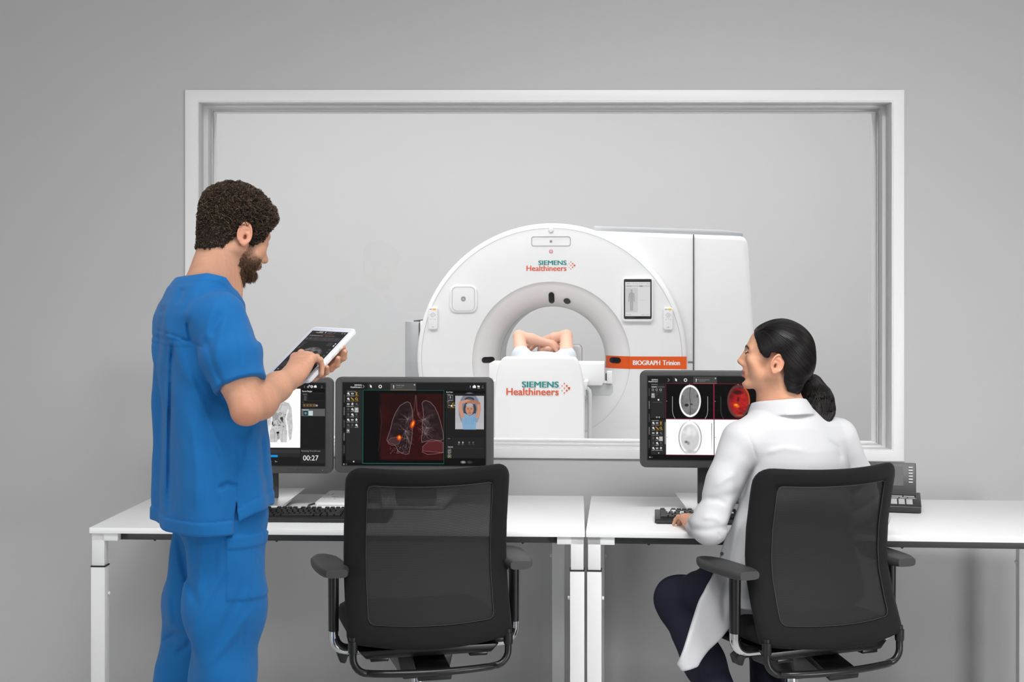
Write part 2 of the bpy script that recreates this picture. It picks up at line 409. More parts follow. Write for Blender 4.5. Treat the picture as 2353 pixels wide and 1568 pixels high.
obj('side_panel', MB().box(((gx(948)+gx(975))/2, 0.52, gz(740)/2), (gx(975)-gx(948), 0.36, gz(740))), M_sc, G, bevel=0.004)
obj('cabinet_gap', MB().box((gx(946.5), 0.36, gz(742)/2), (0.008, 0.03, gz(742)-0.02)), M_line, G)
obj('cabinet_lid', MB().prism([(gx(931), gz(742)), (gx(960), gz(739)), (gx(960), gz(736)), (gx(931), gz(739.5))], 0.37, 0.8), M_line, G)
# marks and devices on the cover
def logo(parent, x0, x1, z1, s, y=-0.002, tall=1.0):
    """two line wordmark with its dot arrow; x1 = right end of the words, z1 = base of line 2, s = metres per pixel of the small logo"""
    a = MB(); put_text(a, 'SIEMENS', 0.1, x1, z1+13.6*s*tall, width=64*s, y=y, align='RIGHT', bold=0.14, ext=0.0, height=10.3*s*tall)
    obj('logo_wordmark', a, M_teal, parent, angle=None)
    b = MB(); put_text(b, 'Healthineers', 0.1, x1, z1, width=91.5*s, y=y, align='RIGHT', bold=0.06, ext=0.0, height=12.2*s*tall)
    obj('logo_wordmark', b, M_red, parent, angle=None)
    d = MB(); cx, cz = x1+10.3*s, z1+12.4*s*tall
    for (ix, iz, r) in ((2, 0, 2.15), (1, 1, 1.6), (1, -1, 1.6), (0, 2, 1.15), (0, 0, 1.15), (0, -2, 1.15), (-1, 1, 0.95), (-1, -1, 0.95), (-2, 0, 0.7)):
        d.add([(cx+ix*4.1*s+r*s*math.cos(2*PI*k/16), y-0.001, cz+iz*4.1*s*tall+r*s*math.sin(2*PI*k/16)) for k in range(16)], [tuple(range(16))])
    obj('logo_dots', d, M_red, parent, angle=None)
logo(G, gx(1210), gx(1301.5), gz(622.8), 1/KS)
pb = rrect(90/KS, 22.5/KS, 5/KS, cx=gx(1266), cy=gz(555)); pi_ = rrect(87.6/KS, 20/KS, 4/KS, cx=gx(1266), cy=gz(555))
obj('display_outline', ring_prism(MB(), pb, pi_, -0.002, 0.001), M_greyp, G)
def disc(px, py, r, m, name, y=-0.004, prof=None):
    return obj(name, MB().lathe(prof or [(0.0005, y), (r*0.8, y), (r, y*0.4), (r, 0.004)], (gx(px), 0, gz(py)), 'y', 28), m, G)
disc(1266, 555, 3.1/KS, M_greyp, 'sensor_dot')
disc(1266, 578, 4.8/KS, mat('pink_ring', rgb(205, 160, 166), 0.4, noise=0.01), 'warning_light'); disc(1266, 578, 3.3/KS, M_pink, 'warning_lens', y=-0.006)
disc(1266, 530, 6/KS, M_sc2, 'status_light', y=-0.012); disc(1266, 530, 4.6/KS, M_sc, 'status_lens', y=-0.015)
# square speaker plate on the left
px, pz = gx(1064.5), gz(687)
sp = obj('call_panel', MB().prism(rrect(64/KS, 64/KS, 15/KS, cx=px, cy=pz), -0.022, 0.004), M_sc, G, bevel=0.012, seg=4)
obj('panel_groove', ring_prism(MB(), rrect(53/KS, 56/KS, 11/KS, cx=px, cy=pz), rrect(50.5/KS, 53.5/KS, 10/KS, cx=px, cy=pz), -0.0235, -0.020), M_lineL, sp)
for r0, r1, mm in ((5.4, 4.2, M_greyp), (3.0, 2.0, M_greyp)):
    obj('dial_ring', MB().lathe([(r0/KS, -0.021), (r0/KS, -0.026), (r1/KS, -0.026), (r1/KS, -0.021)], (px, 0, pz), 'y', 28, closed=True), mm, sp)
# tablet style display on the right
tx, tz = gx(1464.5), gz(688.5)
dp = obj('display_panel', MB().prism(rrect(70/KS, 101/KS, 7/KS, cx=tx, cy=tz), -0.035, 0.004), M_sc, G, bevel=0.006, seg=3)
obj('display_bezel', MB().prism(rrect(63/KS, 91/KS, 3/KS, cx=tx, cy=gz(687.5)), -0.0375, -0.034), M_slot, dp, bevel=0.0008)
# two handsets
for hx in (994, 1533.5):
    cx, cz = gx(hx), gz(732); hs = obj('handset', MB().prism(rrect(21.5/KS, 51/KS, 5/KS, cx=cx, cy=cz), -0.03, 0.004), M_sc, G, bevel=0.006, seg=3)
    obj('alarm_key', MB().box((cx+3.4/KS, -0.0305, gz(711)), (7.5/KS, 0.003, 3.4/KS)), M_yellow, hs)
    obj('key_print', MB().box((cx-4.6/KS, -0.0303, gz(711)), (5/KS, 0.002, 1.6/KS)), M_greyp, hs)
    obj('round_pad', MB().lathe([(4.6/KS, -0.029), (4.6/KS, -0.0312), (4.0/KS, -0.0312), (4.0/KS, -0.029)], (cx, 0, gz(724)), 'y', 24, closed=True), M_greyp, hs)
    for (a, b, w_, h_) in ((0, 724, 1.8, 1.8), (-5, 734.5, 1.5, 1.1), (5, 734.5, 1.5, 1.1), (0, 752, 4, 1.1), (-6.6, 724, 1.2, 1.1), (6.6, 724, 1.2, 1.1), (0, 731.5, 1, 1.1)): obj('key_print', MB().box((cx+a/KS, -0.0305, gz(b)), (w_/KS, 0.002, h_/KS)), M_greyp, hs)
# orange stripe with the model lettering: flat part on the cover, curved part down the funnel
zs0, zs1 = gz(847.5), gz(819)
obj('name_stripe', MB().prism([(0.0+gx(1446), zs0), (gx(1576), zs0), (gx(1576), zs1), (gx(1446), zs1)], -0.0015, 0.003), M_orange, G)
rows = []
for r, t in fun:
    row = []
    for q in range(7):
        z = zs0+(zs1-zs0)*q/6-GZ; row.append(Vector((math.sqrt(r*r-z*z)-0.0012, t-0.0015, GZ+z)))
    rows.append(row)
obj('name_stripe', MB().grid(rows), M_orange, G)
a = MB(); put_text(a, 'BIOGRAPH', 0.1, gx(1454), gz(838.5), width=61.5/KS, y=-0.0035, bold=0.14, ext=0.0, height=10.6/KS); obj('stripe_lettering', a, M_whitep, G, angle=None)
a = MB(); put_text(a, 'Trinion', 0.1, gx(1521.5), gz(838.5), width=39/KS, y=-0.0035, bold=0.2, ext=0.0, height=11/KS); obj('stripe_lettering', a, M_whitep, G, angle=None)
# dark slot windows in the funnel
def slot(ang, ln, wd, r0, name='slot_window', m=M_slot):
    """capsule shaped window lying on the funnel; ang around the axis, ln along the radius"""
    rows = []
    for i in range(25):
        u = -math.cos(PI*i/24); rr = r0+u*ln/2
        w_ = wd/2*math.sqrt(max(1-max((abs(u)*ln/2-(ln/2-wd/2))/(wd/2), 0)**2, 0.0)) if abs(u)*ln/2 > ln/2-wd/2 else wd/2
        t = np.interp(rr, [p[0] for p in fun[::-1]], [p[1] for p in fun[::-1]])
        row = []
        for q in range(7):
            d = (-1+2*q/6)*max(w_, 0.0005)
            row.append(Vector((rr*math.cos(ang)-d*math.sin(ang), t-0.006, GZ+rr*math.sin(ang)+d*math.cos(ang))))
        rows.append(row)
    return obj(name, MB().grid(rows), m, G)
rm = (685-829)/-KS
slot(PI/2, 26/KS, 13/KS, 144/KS); slot(0.0, 26/KS, 13.5/KS, 147/KS); slot(PI-0.0, 28/KS, 13.5/KS, 147/KS)
ea = math.atan2(829-692, 1302-1266)
slot(ea, 13/KS, 18/KS, 141/KS, 'camera_window', mat('camera_glass', rgb(62, 66, 68), 0.3, noise=0.02))

# ---- patient table
YT = 8.3; KT = F/YT
tc = P(1239, 829, YT)
T = thing('patient_table', 'white patient table with rounded end cover in front of the scanner bore', 'medical table', (tc.x, tc.y, 0), TH)
def tx_(px): return (px-1239)/KT
def tz_(py): return CH-(py-HY)/KT
top, half = tz_(821), 104/KT
end = [(-half, 0.0), (half, 0.0), (half, tz_(935))]
for a in np.linspace(0, 1, 12):
    th = a*PI/2*0.90; end.append((tx_(1239+77)+ (half-77/KT)*math.cos(th)**0.9, tz_(935)+(tz_(821)-tz_(935))*math.sin(th)**0.92))
end = end[:3]+[(x, z) for x, z in end[4:]]+[(tx_(1316), top), (-tx_(1316), top)]
L_ = [(-x, z) for x, z in end[3:-2]][::-1]
end = end+L_+[(-half, tz_(935))]
obj('end_cover', MB().prism(end, 0.0, 0.10), M_sc, T, bevel=0.012, seg=3, angle=50)
logo(T, 0, tx_(1283.5), tz_(908.3), 0.00332, y=-0.003, tall=1.0)
# underframe, tabletop and tray
obj('pedestal', MB().box((0, 0.75, 0.42), (0.46, 1.3, 0.84)), M_sc2, T, bevel=0.03)
tt = [(-0.27, 0.93), (-0.20, 0.90), (0.20, 0.90), (0.27, 0.93), (0.285, 0.985), (0.262, 0.985), (0.2, 0.955), (-0.2, 0.955), (-0.262, 0.985), (-0.285, 0.985)]
obj('tabletop', MB().prism(tt, 0.12, 2.3), M_sc, T, bevel=0.006)
sp_ = [(-0.25, 0.957), (0.25, 0.957), (0.262, 0.99), (0.2, 1.02), (-0.2, 1.02), (-0.262, 0.99)]
obj('mattress', MB().prism(sp_, 0.14, 1.75), mat('mattress_grey', rgb(206, 208, 210), 0.7, noise=0.01, bump=0.05), T, bevel=0.01)
# cross carriage sticking out both sides behind the cover
def tzY(py, dy): return CH-(py-HY)/F*(YT+dy)
def txY(px, dy): return (px-CX)/F*(YT+dy)-tc.x
z0, z1 = tzY(884, 0.35), tzY(834, 0.35)
cr = [(txY(1116, .35), z1), (txY(1379, .35), z1), (txY(1379, .35), z0+0.03), (txY(1374, .35), z0), (txY(1122, .35), z0), (txY(1116, .35), z0+0.03)]
obj('carriage', MB().prism(cr, 0.28, 0.62), M_sc, T, bevel=0.006)
a0, a1 = tzY(907, .45), tzY(880, .45)
obj('side_tray', MB().prism([(txY(1335, .45), a1), (txY(1396, .45), a1), (txY(1396, .45), a0+0.02), (txY(1390, .45), a0), (txY(1335, .45), a0)], 0.36, 0.70), M_sc2, T, bevel=0.008)
obj('tray_clip', MB().box((txY(1389.5, .40), 0.36, tzY(866, .40)), (12.5/F*8.7, 0.06, 28/F*8.7)), M_sc, T, bevel=0.003)
obj('clip_joint', MB().box((txY(1382, .42), 0.40, tzY(866, .4)), (0.012, 0.04, 0.045)), M_line, T)
hxa = txY(1350, .12); hz0, hz1 = tz_(1040), tz_(897)
hp_ = [(hxa-0.03, 0.16, hz1), (hxa-0.012, 0.16, hz1), (hxa, 0.16, hz1-0.012), (hxa+0.004, 0.16, hz1-0.035), (hxa+0.004, 0.16, hz0+0.035), (hxa, 0.16, hz0+0.012), (hxa-0.012, 0.16, hz0), (hxa-0.03, 0.16, hz0)]
obj('side_handle', MB().tube(hp_, 0.013, 12), M_sc2, T)
# headrest block
obj('head_holder', MB().prism(rrect(0.09, 0.13, (0.0, 0.028, 0.0, 0.0), cx=txY(1322, 1.75)-0.125, cy=tzY(814, 1.75)), 1.66, 1.95), M_sc2, T, bevel=0.008, seg=3)
# ================= monitors with their pictures =================
M_bez = mat('monitor_bezel', rgb(66), 0.42, noise=0.02, nscale=60, bump=0.03, bscale=900)
M_alu = mat('brushed_aluminium', rgb(205), 0.3, metal=0.55, noise=0.02, nscale=90)
M_scr = attr_mat('screen_picture', emit=1.0, rough=0.25, spec=0.15)
class Canvas:
    """colour grid that becomes the picture a screen shows (colours of its vertices); coordinates 0..w, 0..h downwards"""
    def __init__(s, w, h, bg, k=1.0):
        s.w, s.h, s.k = w, h, k; s.nx, s.ny = int(round(w*k))+1, int(round(h*k))+1
        s.a = np.zeros((s.ny, s.nx, 3)); s.a[:] = bg
        s.Y, s.X = np.mgrid[0:s.ny, 0:s.nx].astype(float); s.X *= w/(s.nx-1); s.Y *= h/(s.ny-1)
    def put(s, m, c, o=1.0):
        m = np.clip(m, 0, 1)[..., None]*o; s.a = s.a*(1-m)+np.array(c, float)*m
    def rect(s, x0, y0, x1, y1, c, o=1.0): s.put(((s.X >= x0-.01) & (s.X < x1) & (s.Y >= y0-.01) & (s.Y < y1)).astype(float), c, o)
    def frame(s, x0, y0, x1, y1, c, t=1.0): 
        for r in ((x0, y0, x1, y0+t), (x0, y1-t, x1, y1), (x0, y0, x0+t, y1), (x1-t, y0, x1, y1)): s.rect(*r, c)
    def ell(s, cx, cy, rx, ry, c, o=1.0, soft=0.6, rot=0.0):
        dx, dy = s.X-cx, s.Y-cy; ca, sa = math.cos(rot), math.sin(rot); u, v = dx*ca+dy*sa, -dx*sa+dy*ca
        d = (1-np.sqrt((u/rx)**2+(v/ry)**2))*min(rx, ry); s.put(d/soft+0.5, c, o); return np.clip(d/soft+0.5, 0, 1)
    def line(s, pts, c, t=0.8, o=1.0):
        d = np.full(s.X.shape, 1e9)
        for (x0, y0), (x1, y1) in zip(pts[:-1], pts[1:]):
            dx, dy = x1-x0, y1-y0; q = np.clip(((s.X-x0)*dx+(s.Y-y0)*dy)/(dx*dx+dy*dy+1e-9), 0, 1)
            d = np.minimum(d, np.hypot(s.X-x0-q*dx, s.Y-y0-q*dy))
        s.put((t-d)/0.8+0.5, c, o)
    def poly(s, pts, c, o=1.0):
        ins = np.zeros(s.X.shape, bool); n = len(pts)
        for i in range(n):
            (x0, y0), (x1, y1) = pts[i], pts[(i+1) % n]
            if y0 == y1: continue
            cond = ((y0 > s.Y) != (y1 > s.Y)) & (s.X < (x1-x0)*(s.Y-y0)/(y1-y0)+x0); ins ^= cond
        s.put(ins.astype(float), c, o); return ins
    def scrib(s, x, y, w, c, h=2.0, o=0.8, seed=0):
        """a line of lettering too small to read"""
        r = np.random.default_rng(int(x*7+y*13+seed)); m = (s.X >= x) & (s.X < x+w) & (s.Y >= y) & (s.Y < y+h)
        s.put(m*(0.35+0.65*r.random(s.X.shape)), c, o)
    def mesh(s, name, W, Hh, m, parent, y=0.0):
        """flat picture W x Hh metres in the XZ plane, centred"""
        gx_, gz_ = (s.X/s.w-0.5)*W, (0.5-s.Y/s.h)*Hh
        vs = np.stack([gx_, np.full_like(gx_, y), gz_], -1).reshape(-1, 3)
        i = np.arange(s.nx*s.ny).reshape(s.ny, s.nx); fs = np.stack([i[:-1, :-1], i[1:, :-1], i[1:, 1:], i[:-1, 1:]], -1).reshape(-1, 4)
        me = bpy.data.meshes.new(name); me.from_pydata(vs.tolist(), [], fs.tolist())
        ca = me.color_attributes.new('Col', 'FLOAT_COLOR', 'POINT')
        c = np.clip(s.a, 0, 255)/255.0; c = np.where(c <= 0.04045, c/12.92, ((c+0.055)/1.055)**2.4)
        ca.data.foreach_set('color', np.concatenate([c, np.ones(c.shape[:2]+(1,))], -1).astype(np.float32).ravel())
        me.materials.append(m); o = bpy.data.objects.new(name, me); COL.objects.link(o); o.parent = parent; return o
def fbm(shape, sc, seed, oct=4):
    """smooth random field 0..1"""
    r = np.random.default_rng(seed); out = np.zeros(shape); amp = 1; tot = 0
    for q in range(oct):
        n = max(2, int(sc*2**q)); g = r.random((n+2, n+2)); yy = np.linspace(0, n, shape[0]); xx = np.linspace(0, n, shape[1])
        y0, x0 = yy.astype(int), xx.astype(int); fy, fx = (yy-y0)[:, None], (xx-x0)[None]; fy = fy*fy*(3-2*fy); fx = fx*fx*(3-2*fx)
        out += amp*((g[y0][:, x0]*(1-fx)+g[y0][:, x0+1]*fx)*(1-fy)+(g[y0+1][:, x0]*(1-fx)+g[y0+1][:, x0+1]*fx)*fy); tot += amp; amp *= .55
    return out/tot
WH, G1, G2, GD = (235,)*3, (150,)*3, (84,)*3, (34,)*3
def tools(c, x0, y0, rows=8, dx=9.7, dy=12.2, z=0.72):
    """grid of little tool symbols"""
    yel = {(0, 2), (1, 1), (1, 2)}; dim = {(2, 2), (3, 0), (4, 0), (4, 2), (6, 0), (6, 1)}
    class Z:
        """draws around (px, py) at reduced size"""
        def __init__(s, px, py): s.p = (px, py)
        def t(s, x, y): return s.p[0]+(x-s.p[0])*z, s.p[1]+(y-s.p[1])*z
        def rect(s, a, b, e, d, k): c.rect(*s.t(a, b), *s.t(e, d), k)
        def ell(s, a, b, r1, r2, k): c.ell(*s.t(a, b), r1*z, r2*z, k)
        def line(s, ps, k, t): c.line([s.t(*q) for q in ps], k, t*z)
        def scrib(s, a, b, w_, k, h=2.0, o=.8): u = s.t(a, b); c.scrib(u[0], u[1], w_*z, k, h*z, o)
    for r in range(rows):
        for q in range(3):
            if r == 7 and q: continue
            x, y = x0+q*dx, y0+r*dy; g = Z(x, y); k = (205, 160, 40) if (r, q) in yel else ((92,)*3 if (r, q) in dim else (222,)*3)
            if (r, q) == (3, 2): g.rect(x-6.5, y-6, x+6.5, y+10, (160,)*3); g.ell(x, y-1, 2.2, 2.6, (220,)*3); g.scrib(x-5, y+5, 10, (225,)*3); continue
            t = (r*3+q) % 5
            if (r, q) == (0, 2): g.rect(x-3.5, y-4, x+3.5, y-2.2, k); g.rect(x-.9, y-3, x+.9, y+4, k); g.rect(x-3, y+2.6, x+3, y+4, k)
            elif (r, q) == (1, 1): g.line([(x-4, y-3.5), (x+4, y+4)], k, 1.4)
            elif (r, q) == (1, 2): g.ell(x-.5, y-.5, 4, 4, k); g.ell(x-.5, y-.5, 2.4, 2.4, GD); g.line([(x+2, y+3), (x+4.5, y+4.5)], k, .8)
            elif (r, q) == (7, 0): g.line([(x-3, y-4), (x-3, y+4)], k, .8); g.line([(x+.5, y-3.5), (x+3.5, y-3.5)], k, .7); g.ell(x+1.5, y+1.5, 2.6, 2.6, k)
            elif t in (0, 3): g.ell(x, y-.5, 3.4, 3.4, k); g.ell(x+3.2, y+3, 1.6, 1.6, k)
            elif t == 1: g.ell(x, y, 4.2, 2.6, k); g.ell(x, y, 1.4, 1.4, GD)
            else: g.ell(x, y-.6, 3.2, 4.0, k); g.ell(x-1, y-1, 1.0, 1.2, GD)
            g.scrib(x-5.5, y+6, 11, k, 2.2, .75)
def header(c, W, tab0, tab1, icons=True):
    c.rect(0, 0, W, 17.5, (24,)*3); c.rect(58, 0, tab0, 17.5, (37,)*3)
    c.line([(47, 5.5), (50.5, 8.8), (47, 12)], G1, .6)
    c.ell(66, 8.5, 2.2, 2.6, WH); c.line([(64, 5), (67.5, 11.5)], WH, .7); c.ell(88, 8.8, 4, 4, WH); c.ell(88, 8.8, 2.2, 2.2, (37,)*3)
    c.rect(tab0, 1, tab1, 17.5, (66,)*3); c.rect(tab0, 16.3, tab1, 17.8, (190, 110, 60)); c.ell(tab0+7, 7, 1.3, 1.3, WH); c.line([(tab0+7, 8), (tab0+7, 12.5)], WH, .7)
    c.line([(tab1-4.5, 3.5), (tab1-2.5, 5.5)], WH, .45); c.line([(tab1-2.5, 3.5), (tab1-4.5, 5.5)], WH, .45); c.scrib(tab0+14, 10.2, 14, G1, 1.6, .6)
def side_tabs(c, y1, x0=0, w=7.5):
    c.rect(x0, 17.5, x0+w, y1, (22,)*3)
    for q, y in enumerate(np.linspace(22, y1-30, 5)): c.scrib(x0+2.2, y+6, 3, (170,)*3 if q in (1, 3) else (105,)*3, 18, .7)
    for y in np.linspace(22, y1-30, 5)[1:]: c.rect(x0, y-2, x0+w, y-1, (8,)*3)

def scr_lungs():
    W, H_ = 335, 192; c = Canvas(W, H_, (6,)*3, 1.6)
    header(c, W, 112.5, 172)
    for x, ic in ((302, 'q'), (311.5, 'b'), (321, 'c'), (331, 'p')):
        x -= 3
        if ic == 'b': c.rect(x-3.5, 6.5, x+3.5, 11.8, WH); c.frame(x-1.6, 5, x+1.6, 7, WH, .8)
        if ic == 'c': c.poly([(x-3, 6), (x+3.4, 6.4), (x+2.4, 10), (x-1.8, 10)], WH); c.ell(x-1, 12, .9, .9, WH); c.ell(x+2, 12, .9, .9, WH)
        if ic == 'p': c.ell(x, 7, 1.6, 1.6, G2); c.rect(x-2.5, 9.5, x+2.5, 12, G2)
    c.rect(8, 17.5, 46, 186, (37,)*3); side_tabs(c, 170); tools(c, 13, 25.5)
    c.rect(8, 180, 45, 186.5, (24,)*3); c.ell(26.5, 183.4, 1.6, 1.6, WH); c.ell(3.6, 189.6, 1.8, 1.8, G1); c.rect(8, 188, 11, 191, G2)
    # lung picture: framed in teal
    x0, x1, y0, y1 = 48.2, 237, 18, 187
    c.rect(x0, y0, x1, y1, (2, 2, 2)); n = fbm(c.X.shape, 5, 3); n2 = fbm(c.X.shape, 24, 5)
    band = np.clip((c.X-84)/8, 0, 1)*np.clip((c.Y-y0-4)/6, 0, 1)*np.clip((y1-6-c.Y)/5, 0, 1)*(c.X < x1)
    c.put(band, (38, 6, 6), .9); c.put(band*np.clip(n*1.8-.6, 0, 1), (72, 11, 9), .75); c.put(band*np.clip(c.Y/180-.6, 0, 1), (88, 13, 11), .6)
    c.line([(88, 60), (92, 90), (88, 130), (84, 160)], (70,)*3, .5, .6)
    L1 = [(146, 46), (152, 44), (158, 47), (163, 60), (165, 80), (164, 100), (163, 125), (161, 140), (158, 152), (156, 164), (150, 166), (138, 163), (130, 158), (126, 148), (120, 142), (110, 140), (104, 134), (106, 126), (112, 110), (117, 88), (124, 70), (134, 54)]
    L2 = [(190, 42), (196, 41), (206, 45), (216, 56), (224, 72), (230, 92), (235, 112), (237, 130), (230, 134), (210, 132), (194, 136), (186, 138), (185, 128), (188, 112), (187, 95), (190, 75), (188, 58), (186, 48)]
    for Lp, seed in ((L1, 1), (L2, 2)):
        ins = c.poly(Lp, (30, 22, 24), .72); c.put(ins*np.clip(n2*2-.8, 0, 1), (120, 100, 104), .28); c.line(Lp+[Lp[0]], (165, 140, 144), .55, .75)
        r = np.random.default_rng(seed)
        for hub in ([(152, 84), (148, 112), (153, 128)] if seed == 1 else [(193, 84), (197, 104), (194, 118)]):
            for q in range(26):
                a = r.uniform(0, 2*PI); ln = r.uniform(8, 24); x, y = hub; pts = [(x, y)]
                for s_ in range(4): a += r.uniform(-.5, .5); x += math.cos(a)*ln/4; y += math.sin(a)*ln/4*1.1; pts.append((x, y))
                c.line(pts, (150, 134, 138), .3, .42)
    c.line([(172, 30), (174, 60), (178, 78), (190, 88)], (150, 110, 112), 1.6, .35); c.line([(171, 30), (168, 62), (160, 84)], (150, 110, 112), 1.4, .3)
    c.ell(178, 72, 3, 4.5, (120, 70, 72), .5); P2 = [(188, 148), (200, 137), (222, 134), (236, 138), (236, 162), (210, 160), (188, 158)]
    c.poly(P2, (96, 40, 46), .75); c.line(P2+[P2[0]], (170, 130, 136), .5, .7); P3 = [(186, 160), (200, 166), (222, 164), (236, 161)]; c.line(P3, (170, 130, 136), .6, .7)
    P4 = [(106, 136), (114, 128), (128, 126), (138, 128), (132, 142), (118, 146), (108, 142)]; c.poly(P4, (88, 52, 58), .6); c.line(P4+[P4[0]], (160, 128, 132), .5, .6)
    r = np.random.default_rng(5)
    for q in range(60): c.ell(r.uniform(112, 156), r.uniform(146, 164), .7, .5, (190, 160, 164), .7)
    for (x, y, rx, ry, ro) in ((164.5, 96, 3.6, 8.5, .35), (133, 127.5, 4.2, 5.2, 0)):
        c.ell(x, y, rx*1.5, ry*1.25, (190, 50, 16), .75, 3, ro); c.ell(x, y, rx, ry, (232, 92, 22), .9, 2, ro); c.ell(x+.6, y-1, rx*.5, ry*.55, (252, 178, 50), .9, 1.5, ro)
    c.frame(x0-1, y0-1, x1+1, y1+1, (20, 104, 92), 1.1)
    # right panel
    c.rect(241, 17.5, W, 175, (26,)*3); c.rect(241, 18, W, 24, (4,)*3); c.rect(241, 26, W-4, 26.6, (52,)*3)
    c.scrib(244, 25.5, 9, G1, 2); c.frame(246.5, 28, 258.5, 41.5, G1, .9); c.ell(252.5, 33, 2, 2.4, G1); c.rect(249.5, 36, 255.5, 39, G2)
    c.scrib(244, 42.8, 6, G1, 2); c.frame(246.5, 46, 258, 58, (150, 118, 40), .9); c.frame(258, 46, 266, 58, (176, 138, 40), .9); c.ell(255, 53, 2, 2.4, WH); c.ell(250, 52, 1.2, 2, G1); c.ell(262, 52, 1.6, 2.4, G1)
    p0, p1, q0, q1 = 264, 331, 29.5, 107.5
    c.rect(p0, q0, p1, q1, (176, 177, 182)); c.ell(297, 62, 25, 40, (120, 124, 140), 1, 2); c.rect(p0, 92, p1, q1, (182, 182, 186)); c.ell(297, 38, 11, 5.5, (56, 58, 66)); c.ell(297, 39.5, 8, 3.6, (98, 100, 110))
    c.rect(p0-3, 25, p1+3, q0, (26,)*3); sk, sk2 = (196, 142, 118), (168, 112, 90); c.ell(298, 61, 15, 19, (62, 62, 68), 1, 2)
    c.poly([(285, 70), (298, 76), (311, 70), (314, 82), (312, 108), (282, 108), (279, 82)], (128, 164, 196)); c.poly([(276, 78), (288, 70), (290, 90), (281, 88)], (128, 164, 196)); c.poly([(320, 78), (308, 70), (306, 90), (315, 88)], (120, 156, 190))
    for xx in (287, 291, 296, 302, 306): c.line([(xx, 78), (xx-.6, 96)], (104, 142, 178), .5, .6)
    c.line([(281, 78), (276, 60), (276, 47)], sk, 4.2); c.line([(315, 78), (320, 62), (319, 48)], sk, 4.2); c.line([(276, 46), (290, 41.5), (308, 45)], sk, 3.3); c.line([(319, 47), (306, 42.5), (294, 45.5)], sk2, 3.0)
    c.ell(297.5, 61, 9.5, 13.5, (176, 146, 136)); c.ell(297.5, 63.5, 8.6, 11.5, (186, 134, 112)); c.ell(297.5, 51.5, 8.5, 4.5, (172, 164, 162)); c.ell(293.6, 60, 1.6, .8, (70, 50, 46)); c.ell(301.6, 60, 1.6, .8, (70, 50, 46)); c.ell(297.6, 65, 1.1, 2, (160, 104, 86)); c.ell(297.5, 69.4, 3, .8, (150, 84, 78))
    c.rect(243, 127, W-3, 173, (32,)*3); c.scrib(247, 128, 5, G1, 2)
    for x, k in ((273, G1), (282, G1), (297, G2), (306, G2)): c.ell(x, 138, 2, 2.6, k); c.scrib(x-3, 142, 6, k, 1.6)
    c.scrib(247, 147.5, 12, WH, 2); c.rect(250, 151, W-5, 151.6, (58,)*3); c.rect(250, 162, W-5, 162.6, (58,)*3); c.scrib(247, 152, 8, G1, 1.8); c.frame(247.5, 154.5, 255, 162, G1, .8); c.ell(251.2, 157.5, 1.4, 1.8, G1); c.scrib(247, 163, 6, G1, 1.6); c.frame(247.5, 166, 255, 173.5, (170, 160, 120), .8); c.ell(251.2, 169.6, 1.2, 1.2, WH)
    c.ell(283, 183.5, 6.5, 3.6, (96,)*3); c.scrib(280, 182.6, 6, WH, 1.8); c.ell(298, 183.5, 6.5, 3.6, (44,)*3); c.scrib(295, 182.6, 6, G2, 1.6)
    return c
def body_scan(c, x0, y0, s):
    """grey whole body projection on white"""
    n = fbm(c.X.shape, 30, 8); k = (205,)*3
    def q(x, y): return (x0+x*s, y0+y*s)
    B = [q(-10, 0), q(10, 0), q(24, 4), (x0+30*s, y0+16*s), q(33, 60), q(30, 88), q(27, 92), q(24, 80), q(22, 40), q(20, 66), q(19, 96), q(6, 96), q(1, 84), q(-5, 96), q(-20, 96), q(-22, 66), q(-22, 40), q(-27, 78), q(-30, 92), q(-34, 88), q(-34, 60), q(-31, 16), q(-25, 4)]
    ins = c.poly(B, k); c.put(ins*np.clip(n*2-.7, 0, 1), (150,)*3, .55); c.line(B+[B[0]], (170,)*3, .4, .6)
    c.ell(*q(-9, 34), 8*s, 9*s, (150,)*3, .85, 3); c.ell(*q(3, 29), 4*s, 3*s, (120,)*3, .8, 2); c.ell(*q(3, 29), 1.6*s, 1.2*s, (235,)*3); c.ell(*q(14, 36), 5*s, 3*s, (165,)*3, .7, 2)
    r = np.random.default_rng(3)
    for j in range(46):
        a = r.uniform(0, 6.3); x, y = 1+r.normal(0, 9), 50+r.normal(0, 9); c.ell(*q(x, y), r.uniform(.5, 1.8)*s, r.uniform(.5, 1.6)*s, (r.integers(40, 140),)*3, .6)
    for (x, y, a, b) in ((8, 42, 2.4, 6), (5, 40, 2, 3), (-15, 52, 2, 4), (-12, 57, 1.5, 2)): c.ell(*q(x, y), a*s, b*s, (40,)*3, .85, 1)
    c.ell(*q(-2, 74), 3.4*s, 2.4*s, (4,)*3); c.ell(*q(-1, 86), 3.2*s, 4.5*s, (150,)*3, .8); c.ell(*q(-2, 79), 1, 2.4*s, (40,)*3)
    for sg in (-1, 1):
        c.line([q(sg*11-1, 66), q(sg*9-1, 80), q(sg*9-1, 96)], (150,)*3, .5); c.line([q(sg*22, 20), q(sg*17, 40), q(sg*20, 66)], (250,)*3, 1.6, .8); c.line([q(sg*8, 6), q(sg*2, 20)], (160,)*3, .7)
    for j in range(9): c.ell(*q(-31+r.normal(0, 2), 80+r.uniform(-6, 10)), .8, 1, (50,)*3, .8)
